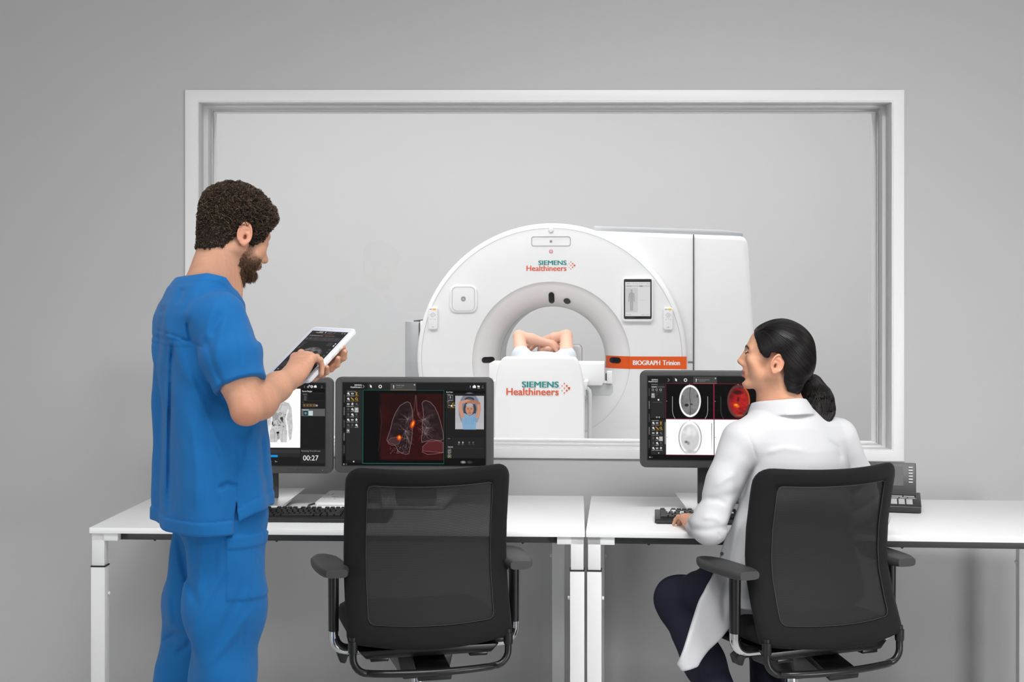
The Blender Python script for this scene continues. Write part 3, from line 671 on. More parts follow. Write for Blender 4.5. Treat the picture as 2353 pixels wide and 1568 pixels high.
def scr_body():
    W, H_ = 335, 192; c = Canvas(W, H_, (22,)*3, 1.4)
    header(c, W, 112, 172); c.rect(8, 17.5, 46, 186, (37,)*3); tools(c, 13, 25.5)
    x = [286, 294.5, 303, 311.5]
    c.ell(x[1], 9, 2, 2, WH); c.ell(x[1], 9, 1.1, 1.1, (24,)*3); c.ell(x[1]+3, 6, 1.8, 1.8, WH); c.ell(x[1]+3, 6, .9, .9, (24,)*3); c.ell(x[2], 8, 3, 3, WH); c.ell(x[2], 8, 1.2, 1.2, (24,)*3); c.rect(x[3]-3, 6, x[3]+3, 10.5, WH); c.frame(x[3]-1.4, 4.6, x[3]+1.4, 6.6, WH, .8); c.ell(327, 6.5, 1.5, 1.5, G2); c.rect(325, 9, 329, 12, G2)
    c.rect(60, 13.5, 277, 150.5, (252,)*3); body_scan(c, 226, 43, .98)
    c.rect(278.5, 13.5, W, 22.5, (6,)*3); c.scrib(281.5, 24.5, 11, G1, 2); c.rect(279, 22.8, W-3, 23.3, (52,)*3); c.frame(282, 27.5, 294, 41, (60,)*3, .8); c.rect(285, 29, 291, 40, (70,)*3); c.rect(294, 41.4, W-3, 42, (50,)*3); c.scrib(281, 43, 3, G1, 2)
    for q_ in range(4): c.frame(282.5+q_*7.6, 48.5, 289+q_*7.6, 55.5, (130, 92, 40), .8); c.ell(285.8+q_*7.6, 52, 1.3, 1.5, G1)
    c.ell(315, 52, 3, 2.4, G1); c.rect(279, 59.5, W, 77, (92,)*3); c.scrib(281, 61, 15, WH, 2); c.rect(283, 63.5, 294.5, 76, (28, 40, 46)); c.ell(289, 70, 3, 3, (150,)*3, .8); c.frame(283, 63.5, 295, 76, (60, 130, 138), .9); c.rect(295.5, 64, 306.5, 75.5, (205,)*3); c.frame(295, 63.5, 307, 76, (60, 130, 138), .9)
    c.rect(150, 154, 277, 163, (50,)*3); c.rect(60, 163, 277, 172, (38,)*3); c.rect(60, 167.5, 224, 172.5, (12, 148, 224)); c.ell(199, 170, 1.2, 1.2, WH); c.scrib(197, 173.4, 4, WH, 1.6)
    for xx in (207, 220): c.line([(xx-1.5, 181), (xx-1.5, 183), (xx+2.5, 183)], WH, .4)
    c.rect(279, 153, W, 186, (36,)*3)
    return c
def brain_mask(c, cx, cy, rx, ry): return np.sqrt(((c.X-cx)/rx)**2+((c.Y-cy)/ry)**2*np.where(c.Y < cy, 1.0, .95))
def scr_brain():
    W, H_ = 336, 194; c = Canvas(W, H_, (4,)*3, 1.7)
    header(c, W, 106, 161)
    c.rect(7, 17, 41, 98, (37,)*3); c.rect(7.5, 101, 42, 182, (37,)*3); side_tabs(c, 172); c.scrib(8.5, 18.5, 14, (170,)*3, 2); c.rect(8, 23, 40, 27, (74,)*3); c.scrib(9, 24, 12, WH, 2)
    for q in range(3):
        c.frame(9.5+q*9, 29, 14.5+q*9, 33.6, G1, 1); c.scrib(9+q*9, 35, 6.5, G2, 3)
    c.rect(8, 39.5, 16.5, 51, (112,)*3); c.frame(10.5, 41, 14.5, 45, WH, .8); c.scrib(9, 47, 7, WH, 2); c.frame(19.5, 40, 23.5, 44, G2, .8); c.rect(23, 53, 26.5, 56.5, WH); c.scrib(11, 59.5, 22, (84,)*3, 2); c.ell(21, 95.5, 2, 2, G1); c.ell(26.6, 95.5, 2, 2, G1)
    tools(c, 12.8, 109, 6, 8.9, 11.7, 0.68); c.scrib(9.5, 102.4, 16, G1, 2); c.rect(40, 107, 41.2, 158, G1); c.ell(25.5, 178.6, 1.2, 1.2, WH); c.ell(5, 188.5, 1.8, 1.8, G1); c.rect(8.5, 187, 11, 190, G2)
    Q = [(42.5, 17.3, 153, 98.5), (155, 17.3, 264, 98.5), (42.5, 100.5, 153, 182.5), (155, 100.5, 264, 182.5)]
    n = fbm(c.X.shape, 60, 11, 3); n3 = fbm(c.X.shape, 9, 4, 4); rr = np.random.default_rng(2).random(c.X.shape)
    for k, (x0, y0, x1, y1) in enumerate(Q):
        c.rect(x0, y0, x1, y1, (2,)*3 if k < 2 else (253,)*3); cx, cy = x0+56, (y0+y1)/2-1.0+(2 if k > 1 else 0); rx, ry = 26, 38; d = brain_mask(c, cx, cy, rx, ry)
        ins = np.clip((1-d)*20, 0, 1)
        if k == 0:
            c.put(ins, (254,)*3); b = np.clip((0.86-d)*22, 0, 1); c.put(b, (118,)*3); c.put(b*np.clip(rr*1.6-.5, 0, 1), (176,)*3, .55); c.put(b*np.clip(n3*2.4-1.2, 0, 1), (80,)*3, .6); c.line([(cx+1, cy-32), (cx-1, cy-14), (cx+1, cy+2), (cx, cy+34)], (50,)*3, .7, .7)
            c.ell(cx-8, cy+10, 4.5, 3.4, (26,)*3, .85, 2); c.ell(cx+3, cy+8, 3, 1.6, (30,)*3, .8, 1.4); c.ell(cx+17, cy-11, 1.6, 4, (50,)*3, .7, 1); c.ell(cx-17, cy-8, 1.2, 5, (60,)*3, .6, 1)
        elif k == 1:
            c.put(np.clip((1.05-d)*16, 0, 1)*(c.X > x0), (150, 22, 18), .85); c.put(np.clip((1-d)*20, 0, 1), (70, 64, 62)); b = np.clip((0.87-d)*18, 0, 1); c.put(b, (168, 28, 30)); c.put(b*np.clip(n*2.2-.9, 0, 1), (214, 60, 44), .7); c.put(b*np.clip(n3*2.6-1.3, 0, 1), (64, 16, 22), .8); c.put(b*np.clip(rr-.72, 0, 1)*2.5, (60, 14, 20), .5)
            c.ell(cx-2, cy-20, 11, 5, (34, 14, 18), .75, 4); c.ell(cx-1, cy-4, 3, 6, (40, 12, 18), .6, 3)
            for (a, b_, r1, r2) in ((-7, 9, 5, 3.4), (-2, 12, 4, 3), (-4, 8, 3, 2)): c.ell(cx+a, cy+b_, r1, r2, (236, 120, 20), .85, 2)
            c.ell(cx-6, cy+9, 2.2, 1.6, (252, 190, 50), .9, 1.4); c.ell(cx+2, cy+33, 9, 2.4, (222, 86, 28), .6, 2); c.put(np.clip((d-.86)*14, 0, 1)*np.clip((1.06-d)*14, 0, 1)*(c.X > cx+12)*(c.Y < cy+8), (228, 84, 30), .8)
        elif k == 2:
            c.put(np.clip((1.06-d)*18, 0, 1)*np.clip((d-.93)*22, 0, 1)*np.clip(np.abs(c.X-cx)/18-.25, 0, 1), (120,)*3, .75); b = np.clip((0.86-d)*9, 0, 1); c.put(b, (206,)*3); c.put(b*np.clip(n3*3-1.5, 0, 1), (246,)*3, .8); c.ell(cx-3, cy-16, 5, 9, (246,)*3, .8, 6); c.ell(cx+9, cy-12, 5, 9, (240,)*3, .6, 6)
            c.ell(cx-9, cy+10, 3.4, 2.6, (92,)*3, .9, 3); c.ell(cx-4, cy+13, 3, 3.6, (130,)*3, .8, 3); c.ell(cx+1, cy+33, 12, 4, (160,)*3, .6, 4); c.put(b*np.clip((d-.6)*3, 0, 1), (196,)*3, .5)
            for yy in range(60): c.rect(x1-5.2, y0+8+yy, x1-3.6, y0+9+yy, (30+yy*3.4,)*3)
        c.ell(x0+55, y0+1.6, .7, .7, WH if k < 2 else GD); c.ell(x0+1.8, (y0+y1)/2, .7, .7, WH if k < 2 else GD)
        if k < 2:
            g = (225,)*3 if k == 0 else (90,)*3
            for sg in (-1, 1): c.line([(cx+sg*41, cy-10), (cx+sg*41, cy+24), (cx+sg*39, cy+34), (cx+sg*35, cy+41)], g, .45)
    for yy in range(70):
        t = yy/70; c.rect(258, 32+yy*.8, 260.6, 33+yy*.8, (250*min(1, 2-2*t), 200*max(0, 1-1.6*t), 40*max(0, 1-4*t)))
    for r in ((42, 16.6, 264, 17.4), (42, 98.4, 264, 99.8), (152.6, 17, 154.8, 99), (42, 182.2, 264, 183.2), (42, 17, 42.8, 99)): c.rect(*r, (150, 30, 66))
    c.rect(265, 17.5, W, 186, (30,)*3)
    for q in range(6): c.scrib(270, 24+q*22, 30, G1, 2); c.rect(268, 32+q*22, W-4, 32.6+q*22, (58,)*3)
    return c
M_txtw = emat('screen_text_white', rgb(236)); M_txtg = emat('screen_text_grey', rgb(150))
def monitor(label, center, yaw, W, H_, canvas, texts, tilt=-2.0):
    """center = middle of the panel front; the foot stands on the desk"""
    t = thing('monitor', label, 'monitor', (center.x, center.y, ZD), yaw, 'computer monitors on the desks')
    zc = center.z-ZD; R_ = math.radians(tilt)
    pn = obj('panel', MB().prism(rrect(W, H_, 0.022, 8), 0.0, 0.030), M_bez, t, bevel=0.004, seg=3); pn.location = (0, 0, zc); pn.rotation_euler = (R_, 0, 0)
    obj('rear_shell', MB().prism(rrect(W*0.7, H_*0.72, 0.03, 6), 0.028, 0.055), M_bez, pn, bevel=0.008)
    sw, sh_ = W-0.0545, H_-0.048; zo = 0.0035
    obj('screen_rim', ring_prism(MB(), rrect(sw+0.006, sh_+0.006, 0.002, 2, 0, zo), rrect(sw, sh_, 0.001, 2, 0, zo), -0.0006, 0.003), M_black, pn)
    s = canvas.mesh('screen', sw, sh_, M_scr, pn, -0.0008); s.location = (0, 0, zo)
    for (st, x, y, h, w_, al, m) in texts:
        mb = MB(); put_text(mb, st, 0.01, (x/canvas.w-.5)*sw, (.5-y/canvas.h)*sh_, width=w_/canvas.w*sw if w_ else None, y=-0.0012, align=al, bold=0.0, ext=0.0001, height=h/canvas.h*sh_)
        q = obj('screen_text', mb, m, pn, angle=None); q.location = (0, 0, zo)
    for q in range(4): obj('button', MB().lathe([(0.0004, -0.0012), (0.0035, -0.0012), (0.004, 0.0), (0.004, 0.003)], (W*0.28+q*0.021, 0, -H_/2+0.0115), 'y', 14), M_bez, pn)
    obj('status_led', MB().lathe([(0.0003, -0.001), (0.0014, -0.001), (0.0016, 0.002)], (W*0.28+0.088, 0, -H_/2+0.0115), 'y', 10), M_greyp, pn)
    obj('neck', MB().prism(rrect(0.148, zc+0.02, 0.005, 3, 0, (zc+0.02)/2+0.012), 0.056, 0.070), M_bez, t, bevel=0.003)
    # wedge foot: wide raised back, narrower front lip
    bw, fw = 0.150, 0.108
    top = [(-bw, 0.185, 0.046), (bw, 0.185, 0.046), (fw, -0.035, 0.012), (-fw, -0.035, 0.012)]; low = [(-bw+.006, 0.182, 0.037), (bw-.006, 0.182, 0.037), (fw, -0.035, 0.002), (-fw, -0.035, 0.002)]
    obj('foot', MB().add(top+low, [(0, 1, 2, 3), (7, 6, 5, 4), (0, 4, 5, 1), (1, 5, 6, 2), (2, 6, 7, 3), (3, 7, 4, 0)]), M_alu, t, bevel=0.003, seg=3)
    obj('foot_support', MB().box((0, 0.13, 0.016), (0.2, 0.03, 0.030)), M_bez, t, bevel=0.003)
    return t
YM = 5.02
def scr_center(x0, x1, y0, y1, Y): return P((x0+x1)/2, (y0+y1)/2, Y)
ck = F/YM
tl = [('SIEMENS', 44.5, 7.2, 3.4, 17, 'RIGHT', M_txtw), ('Healthineers', 44.5, 12.2, 3.9, 26, 'RIGHT', M_txtw), ('Favorite Tools', 11.5, 21.8, 2.8, 20, 'LEFT', M_txtg)]
monitor('dark grey monitor showing red lung scan, behind the empty chair', scr_center(768.5, 1134, 867, 1088, YM), yl, 365.5/ck, 221/ck, scr_lungs(),
        tl+[('Smith, Jane', 126, 7.4, 3.0, 18, 'LEFT', M_txtg), ('Recon Ranges', 243, 22.4, 2.6, 15, 'LEFT', M_txtw), ('?', 299, 12, 6, None, 'CENTER', M_txtw)])
monitor('dark grey monitor with white body scan and 00:27 timer, behind the man in blue', scr_center(401, 766.5, 867, 1088, YM+0.018), yl, 365.5/ck, 221/ck, scr_body(),
        [('00:27', 302, 179.5, 11.5, 36, 'CENTER', M_txtw), ('Recon Ranges', 281, 20.5, 3.6, 23, 'LEFT', M_txtw), ('Remaining Time (min:sec)', 280, 159, 3.2, 44, 'LEFT', M_txtg), ('?', 286, 11.5, 5, None, 'CENTER', M_txtg)])
YM3 = 4.90; ck = F/YM3
monitor('dark grey monitor showing four brain scans, partly behind the woman in white', scr_center(1471, 1838, 852, 1076, YM3), yr, 367/ck, 224/ck, scr_brain(),
        [('SIEMENS', 23.5, 10, 3.2, 14.5, 'RIGHT', M_txtw), ('Healthineers', 23.5, 14, 3.2, 21.5, 'RIGHT', M_txtw), ('AB_Easy_Brain_Dynamic_1', 116, 8.8, 2.4, 28, 'LEFT', M_txtg), ('Favorite Tools', 9.5, 104.4, 2.2, 16, 'LEFT', M_txtg)])
# picture on the scanner's own display
c = Canvas(57, 78, (222,)*3, 2.2); c.rect(1, 14, 28.5, 69, (205,)*3); c.rect(0, 7.5, 57, 11.5, (205,)*3); c.scrib(4, 8.5, 11, G1, 2); c.scrib(32, 8.5, 8, (90,)*3, 2); c.scrib(3, 3, 8, (190, 120, 110), 1.6)
for x in (18, 24, 28, 33, 38, 50, 54): c.ell(x, 4, .8, .8, G1)
for (a, b, r1, r2) in ((14.5, 19.5, 2.1, 2.8), (14.5, 30, 5, 8), (14.5, 40, 4.2, 6)): c.ell(a, b, r1, r2, (172,)*3)
for sg in (-1, 1): c.line([(14.5+sg*5.3, 27), (14.5+sg*6.4, 44)], (172,)*3, 1.2); c.line([(14.5+sg*2.2, 42), (14.5+sg*1.8, 64)], (172,)*3, 1.7)
c.rect(34, 41.4, 49, 42, (190,)*3); c.scrib(2, 73.5, 12, G1, 1.6); c.scrib(37, 73.5, 8, G1, 1.6); c.scrib(47, 73.5, 8, (230, 160, 60), 1.6)
o = c.mesh('display_picture', 57/KS, 78/KS, M_scr, dp, -0.0382); o.location = (gx(1464.5), 0, gz(687.5))
# ================= keyboards, phone, control box, cables =================
M_kb = mat('keyboard_black', rgb(32), 0.42, noise=0.03, nscale=80)
M_key = mat('keycap_black', rgb(24), 0.38, noise=0.03, nscale=80)
M_keyw = mat('keycap_white', rgb(232), 0.4, noise=0.01)
def key_mesh(w, d, h=0.008):
    return MB().add([(-w/2, -d/2, 0), (w/2, -d/2, 0), (w/2, d/2, 0), (-w/2, d/2, 0), (-w/2+.0022, -d/2+.0016, h), (w/2-.0022, -d/2+.0016, h), (w/2-.0022, d/2-.003, h), (-w/2+.0022, d/2-.003, h)], [(0, 3, 2, 1), (4, 5, 6, 7), (0, 1, 5, 4), (1, 2, 6, 5), (2, 3, 7, 6), (3, 0, 4, 7)])
def keyboard(label, loc, yaw, white=False):
    t = thing('keyboard', label, 'keyboard', loc, yaw, 'black keyboards on the desks')
    W, D = 0.452, 0.150
    sec = [(-D/2, 0.002), (-D/2, 0.009), (-D/2+0.014, 0.014), (D/2-0.012, 0.026), (D/2, 0.022), (D/2, 0.002)]
    obj('case', MB().prism(sec, -W/2, W/2, 'yz'), M_kb, t, bevel=0.003, seg=2)
    obj('wrist_edge', MB().box((0, -D/2-0.004, 0.0045), (W-0.01, 0.014, 0.007)), M_kb, t, bevel=0.0025)
    u = 0.019; cache = {}; n = 0
    rows = [(D/2-0.022, [(0, 1), (2, 1), (3, 1), (4, 1), (5, 1), (6.5, 1), (7.5, 1), (8.5, 1), (9.5, 1), (11, 1), (12, 1), (13, 1), (14, 1), (15.4, 1), (16.4, 1), (17.4, 1)])]
    rows += [(D/2-0.022-0.025, [(i, 1) for i in range(13)]+[(13, 2), (15.4, 1), (16.4, 1), (17.4, 1), (18.8, 1), (19.8, 1), (20.8, 1), (21.8, 1)])]
    rows += [(D/2-0.047-u, [(0, 1.5)]+[(1.5+i, 1) for i in range(12)]+[(13.5, 1.5), (15.4, 1), (16.4, 1), (17.4, 1), (18.8, 1), (19.8, 1), (20.8, 1), (21.8, 1)])]
    rows += [(D/2-0.047-2*u, [(0, 1.75)]+[(1.75+i, 1) for i in range(11)]+[(12.75, 2.25), (18.8, 1), (19.8, 1), (20.8, 1)])]
    rows += [(D/2-0.047-3*u, [(0, 2.25)]+[(2.25+i, 1) for i in range(10)]+[(12.25, 2.75), (16.4, 1), (18.8, 1), (19.8, 1), (20.8, 1)])]
    rows += [(D/2-0.047-4*u, [(0, 1.5), (1.5, 1.25), (2.75, 1.25), (4, 6), (10, 1.25), (11.25, 1.25), (12.5, 1.25), (13.75, 1.25), (15.4, 1), (16.4, 1), (17.4, 1), (18.8, 2), (20.8, 1)])]
    for (y, ks) in rows:
        for (x, w_) in ks:
            wk = w_ in (1,) and white and ((n*7) % 9 < 3) and 60 > n > 12; kx = (w_, bool(wk))
            z = 0.014+(y+D/2-0.014)*(0.012/(D-0.026))-0.001
            lx = -W/2+0.017+(x+w_/2)*u*0.965
            if n >= 100: break
            if kx not in cache:
                o = obj('key', key_mesh(w_*u*0.965-0.0012, u-0.0012), M_keyw if wk else M_key, t); cache[kx] = o
            else: o = cache[kx].copy(); COL.objects.link(o)
            o.location = (lx, y, z); o.rotation_euler = (0.09, 0, 0); n += 1
    return t
def on_desk(px, py): 
    Y = F*(CH-ZD)/(py-HY); return Vector(((px-CX)/F*Y, Y, ZD))
a = on_desk(745, 1192); keyboard('black keyboard on the left desk in front of the silver monitor foot', (a.x, a.y-0.005, ZD), yl)
a = on_desk(1655, 1197); keyboard('black keyboard with white keys under the hand of the woman in white', (a.x+0.008, a.y-0.006, ZD), yr-0.02, True)
# white control box with printed ring
M_box = mat('control_box_white', rgb(238), 0.4, noise=0.005)
a, b, c_ = on_desk(725, 1170), on_desk(742, 1141), on_desk(880, 1170)
ux = Vector((math.cos(yl), math.sin(yl), 0)); wB = 0.17; dB = (b.y-a.y)
t = thing('control_box', 'flat white control box with printed ring, beside the empty chair', 'control box', (a.x+wB/2+0.002, (a.y+b.y)/2, ZD), yl)
obj('case', MB().prism(rrect(wB, dB, 0.014), 0.001, 0.022, 'xy'), M_box, t, bevel=0.004, seg=3)
mb = MB(); mb.lathe([(0.0115, 0.0215), (0.0115, 0.0226), (0.0105, 0.0226), (0.0105, 0.0215)], (-wB/2+0.048, -0.012, 0), 'z', 32, closed=True); obj('ring_print', mb, M_greyp, t)
obj('centre_key', MB().lathe([(0.0004, 0.0226), (0.003, 0.0226), (0.003, 0.0215)], (-wB/2+0.048, -0.012, 0), 'z', 12), M_greyp, t)
for (x, y, w_, d_, m) in ((-.055, .05, .003, .05, M_greyp), (-.07, .045, .005, .006, M_greyp), (.022, -.066, .03, .009, M_dark), (.020, -.04, .02, .004, M_greyp), (.028, -.012, .012, .006, M_greyp), (-.065, -.068, .006, .004, M_greyp), (-.028, -.068, .006, .004, M_greyp)):
    obj('print', MB().box((x, y, 0.0217), (w_, d_, 0.0012)), m, t)
obj('seam', MB().box((0, -dB/2+0.0005, 0.012), (wB-0.03, 0.002, 0.0012)), M_greyp, t)
def wp(px, py, dz=0.003):
    v = on_desk(px, py); v.z += dz; return v
cb = MB().tube([wp(728, 1158), wp(718, 1160.5), wp(710, 1163.5, .004), wp(708, 1168, .006), wp(706, 1177, .012)], 0.0032, 8)
tag(obj('cable', cb, M_black), 'thin black cable running from the keyboard to the white control box', 'cable')
cb = MB().tube([wp(762, 1141.5, .003), wp(776, 1141, .006), wp(784, 1140.2, .012), wp(790, 1140, .014), wp(800, 1141, .008), wp(815, 1142, .004)], 0.0045, 8)
tag(obj('cable', cb, M_black), 'short black cable loop lying behind the white control box', 'cable')
# desk phone
M_ph = mat('phone_black', rgb(40), 0.4, noise=0.03, nscale=60); M_ph2 = mat('phone_screen', rgb(72), 0.25, noise=0.01); M_pk = mat('phone_keys', rgb(205), 0.4, noise=0.01); M_phs = mat('phone_side', rgb(120), 0.4, metal=0.3, noise=0.01)
fr = on_desk(2117, 1181.5); bk = on_desk(2143, 1166)
Wp = 0.265
t = thing('desk_phone', 'black desk phone with tilted display, on the right desk behind the occupied chair', 'phone', (fr.x-Wp/2*math.cos(-0.25), fr.y-Wp/2*math.sin(-0.25), ZD), -0.25)
sec = [(0.0, 0.003), (0.0, 0.022), (0.006, 0.027), (0.155, 0.052), (0.165, 0.050), (0.172, 0.004), (0.150, 0.004), (0.135, 0.030), (0.085, 0.020), (0.06, 0.003)]
obj('body', MB().prism(sec, -Wp/2, Wp/2, 'yz'), M_ph, t, bevel=0.0025)
sl = math.atan2(0.025, 0.149)
for s in (-1, 1): obj('side_trim', MB().prism([(0.004, 0.020), (0.006, 0.025), (0.160, 0.051), (0.168, 0.046), (0.168, 0.040), (0.158, 0.044)], s*(Wp/2-0.001), s*(Wp/2+0.0012), 'yz'), M_phs, t)
def zt(y): return 0.027+(y-0.006)*0.1678
def pk(x, y, w_, d_, name='key', m=None):
    k = obj(name, MB().box((0, 0, 0), (w_, d_, 0.003)), m or M_pk, t, bevel=0.0005); k.location = (x, y, zt(y)+0.001); k.rotation_euler = (sl, 0, 0)
for r in range(4):
    for q in range(3): pk(0.042+q*0.026, 0.022+r*0.0145, 0.021, 0.009)
for q in range(3): pk(0.046+q*0.028, 0.085, 0.024, 0.004)
for q in range(2): pk(0.053+q*0.041, 0.104, 0.037, 0.004); pk(-0.055+q*0.036, 0.104, 0.026, 0.005)
pk(-0.03, 0.09, 0.06, 0.004); pk(0.02, 0.078, 0.2, 0.002, 'key_strip', M_phs)
k = obj('dial_pad', MB().lathe([(0.0005, 0.004), (0.016, 0.004), (0.019, 0.001), (0.019, -0.002)], (0, 0, 0), 'z', 24), M_pk, t); k.location = (-0.045, 0.047, zt(0.047)); k.rotation_euler = (sl, 0, 0)
hd = obj('handset', MB().tube([(-0.115, 0.02, 0.052), (-0.115, 0.05, 0.066), (-0.115, 0.10, 0.074), (-0.115, 0.15, 0.072)], [0.02, 0.017, 0.017, 0.02], 12, flat=0.7), M_ph, t)
dw, dh = 0.225, 0.118
ds = obj('display_hood', MB().prism(rrect(dw, dh, 0.005, 3), 0.0, 0.014), M_ph, t, bevel=0.002); ds.location = (0.006, 0.128, 0.047+dh/2-0.004); ds.rotation_euler = (-0.30, 0, 0)
obj('display', MB().prism(rrect(dw*0.72, dh*0.58, 0.002, 2, -0.012, 0.010), -0.001, 0.002), M_ph2, ds)
for q in range(6): obj('soft_key', MB().box((dw/2-0.018, -0.001, 0.042-q*0.0105), (0.0135, 0.003, 0.0036)), M_pk, ds)
# ================= swivel chairs =================
M_fab = mat('black_chair_fabric', rgb(23), 0.8, spec=0.2, noise=0.12, nscale=500, bump=0.35, bscale=900, sheen=0.04)
M_pad = mat('arm_pad_rubber', rgb(58), 0.5, noise=0.04, nscale=80, bump=0.08, bscale=700)
M_blk = mat('black_painted_metal', rgb(20), 0.32, noise=0.03, nscale=60)
M_st = mat('stitching_grey', rgb(62), 0.7, noise=0.25, nscale=900)
def mesh_fabric(see=0.10):
    m = bpy.data.materials.new('chair_mesh_fabric'); m.use_nodes = True; nt = m.node_tree; N = nt.nodes; L = nt.links
    b = N['Principled BSDF']; out = N['Material Output']; b.inputs['Roughness'].default_value = 0.8; b.inputs['Specular IOR Level'].default_value = 0.25
    tc = N.new('ShaderNodeTexCoord'); w1 = N.new('ShaderNodeTexWave'); w2 = N.new('ShaderNodeTexWave')
    w1.wave_type = 'BANDS'; w1.bands_direction = 'X'; w2.bands_direction = 'Z'; w1.inputs['Scale'].default_value = 150; w2.inputs['Scale'].default_value = 120
    w1.inputs['Distortion'].default_value = 0.6; w2.inputs['Distortion'].default_value = 0.6
    for w_ in (w1, w2): L.new(tc.outputs['Object'], w_.inputs['Vector'])
    mu = N.new('ShaderNodeMath'); mu.operation = 'MULTIPLY'; L.new(w1.outputs['Fac'], mu.inputs[0]); L.new(w2.outputs['Fac'], mu.inputs[1])
    cr = N.new('ShaderNodeMix'); cr.data_type = 'RGBA'; cr.inputs[6].default_value = rgb(30); cr.inputs[7].default_value = rgb(56); L.new(mu.outputs[0], cr.inputs[0]); L.new(cr.outputs[2], b.inputs['Base Color'])
    mr = N.new('ShaderNodeMath'); mr.operation = 'MULTIPLY'; mr.inputs[1].default_value = see*2.2; L.new(mu.outputs[0], mr.inputs[0])
    ad = N.new('ShaderNodeMath'); ad.operation = 'ADD'; ad.inputs[1].default_value = see*0.25; L.new(mr.outputs[0], ad.inputs[0])
    tr = N.new('ShaderNodeBsdfTransparent'); mx = N.new('ShaderNodeMixShader')
    L.new(ad.outputs[0], mx.inputs['Fac']); L.new(b.outputs['BSDF'], mx.inputs[1]); L.new(tr.outputs['BSDF'], mx.inputs[2]); L.new(mx.outputs['Shader'], out.inputs['Surface'])
    return m
M_mesh = mesh_fabric(0.06)
HB, ZB0, ZB1 = 0.250, 0.472, 0.985
def back_pt(x, z, off=0.0):
    """point on the rear face of the back; off = distance towards the sitter"""
    y = float(np.interp(z, [0.45, 0.50, 0.58, 0.66, 0.72, 0.80, 0.90, 1.0], [-0.305, -0.288, -0.252, -0.226, -0.220, -0.226, -0.248, -0.276]))
    q = (x/HB)**2; zz = z+0.010*(q-0.6)*np.interp(z, [0.7, 0.98], [0, 1])-0.018*(1-q)*np.interp(z, [0.47, 0.6], [1, 0])
    return Vector((x, y+0.062*q+off, zz))
def chair(label, loc, yaw):
    t = thing('office_chair', label, 'office chair', loc, yaw, 'black swivel chairs at the desks')
    # back frame: padded ring; mesh panel inside
    def dens(pl, n=12):
        out = []
        for i in range(len(pl)):
            a, b = pl[i], pl[(i+1) % len(pl)]; k = max(1, int(math.dist(a, b)/0.03))
            out += [(a[0]+(b[0]-a[0])*q/k, a[1]+(b[1]-a[1])*q/k) for q in range(k)]
        return out
    def outline(w, z0, z1, rt, rb, N=96):
        p = dens(rrect(w, z1-z0, (rt, rt, rb, rb), 8, 0, (z0+z1)/2)); d = [0]
        for i in range(len(p)): d.append(d[-1]+math.dist(p[i], p[(i+1) % len(p)]))
        p.append(p[0]); out = []
        # start both outlines at the same corner direction and sample by angle so that they correspond
        ang = [math.atan2((b-(z0+z1)/2)/(z1-z0), a/w) for a, b in p[:-1]]; order = sorted(range(len(ang)), key=lambda i: ang[i])
        A = [ang[i] for i in order]; X = [p[i][0] for i in order]; Z = [p[i][1] for i in order]
        A = [A[-1]-2*PI]+A+[A[0]+2*PI]; X = [X[-1]]+X+[X[0]]; Z = [Z[-1]]+Z+[Z[0]]
        return [(float(np.interp(a, A, X)), float(np.interp(a, A, Z))) for a in np.linspace(-PI, PI, N, endpoint=False)]
    O = outline(2*HB, ZB0, ZB1, 0.048, 0.012, 160); I = outline(2*HB-0.122, ZB0+0.060, ZB1-0.052, 0.012, 0.016, 160)
    rows = []
    for (a, b), (e, f) in zip(O, I):
        row = []
        for s, off in ((1.0, 0.004), (0.75, 0.000), (0.35, 0.000), (0.12, 0.003), (0.03, 0.010), (0.0, 0.018), (0.03, 0.027), (0.15, 0.032), (0.7, 0.030), (1.0, 0.014)):
            x, z = a+(e-a)*s, b+(f-b)*s; row.append(back_pt(x, z, off))
        rows.append(row)
    obj('back_frame', MB().grid(rows, cu=True, cv=True), M_fab, t, angle=70)
    gr = []
    for i in range(21):
        z = ZB0+0.056+(ZB1-ZB0-0.104)*i/20; gr.append([back_pt((-1+2*j/16)*(HB-0.058), z, 0.008) for j in range(17)])
    obj('back_mesh', MB().grid(gr), M_mesh, t, angle=None)
    obj('stitching', MB().tube([back_pt(a, b, -0.0002) for a, b in I], 0.0008, 5, closed=True), M_st, t)
    # seat: contoured cushion on a shell
    rows = []
    for i in range(13):
        u = i/12; y = -0.215+0.46*u; hw = 0.235*(1-0.10*max(0, u-0.75)/0.25)*(0.93+0.07*min(1, u*5)); row = []
        for k in range(20):
            a = 2*PI*k/20; cx = abs(math.cos(a))**0.45*math.copysign(1, math.cos(a)); cz = abs(math.sin(a))**0.6*math.copysign(1, math.sin(a))
            ze = 0.475+0.012*(cx*cx)-0.03*max(0, (u-0.8)/0.2)**2; sc = 1.0 if 0.04 < u < 0.97 else 0.86
            row.append(Vector((hw*cx*sc, y, ze+0.040*cz*sc)))
        rows.append(row)
    mb = MB().grid(rows, cv=True); mb.f.append(tuple(range(19, -1, -1))); mb.f.append(tuple(range(240, 260)))
    obj('seat', mb, M_fab, t, angle=60)
    obj('seat_shell', MB().prism([(-0.19, 0.415), (0.19, 0.415), (0.215, 0.442), (-0.215, 0.442)], -0.20, 0.20), M_blk, t, bevel=0.006)
    # U tube below the back, sockets, spine bar, mechanism
    zb = 0.388; c0 = back_pt(-HB+0.014, ZB0, 0.012); yb = c0.y; xb = HB-0.016
    pts = [(-xb, yb, 0.492), (-xb, yb, 0.45)]+[(-xb+0.045*(1-math.cos(q)), yb-0.008*math.sin(q), 0.43-0.045*math.sin(q)) for q in np.linspace(0, PI/2, 7)]
    mid = [(x, yb-0.008-0.045*(1-(x/xb)**2), zb) for x in np.linspace(-xb+0.06, xb-0.06, 13)]
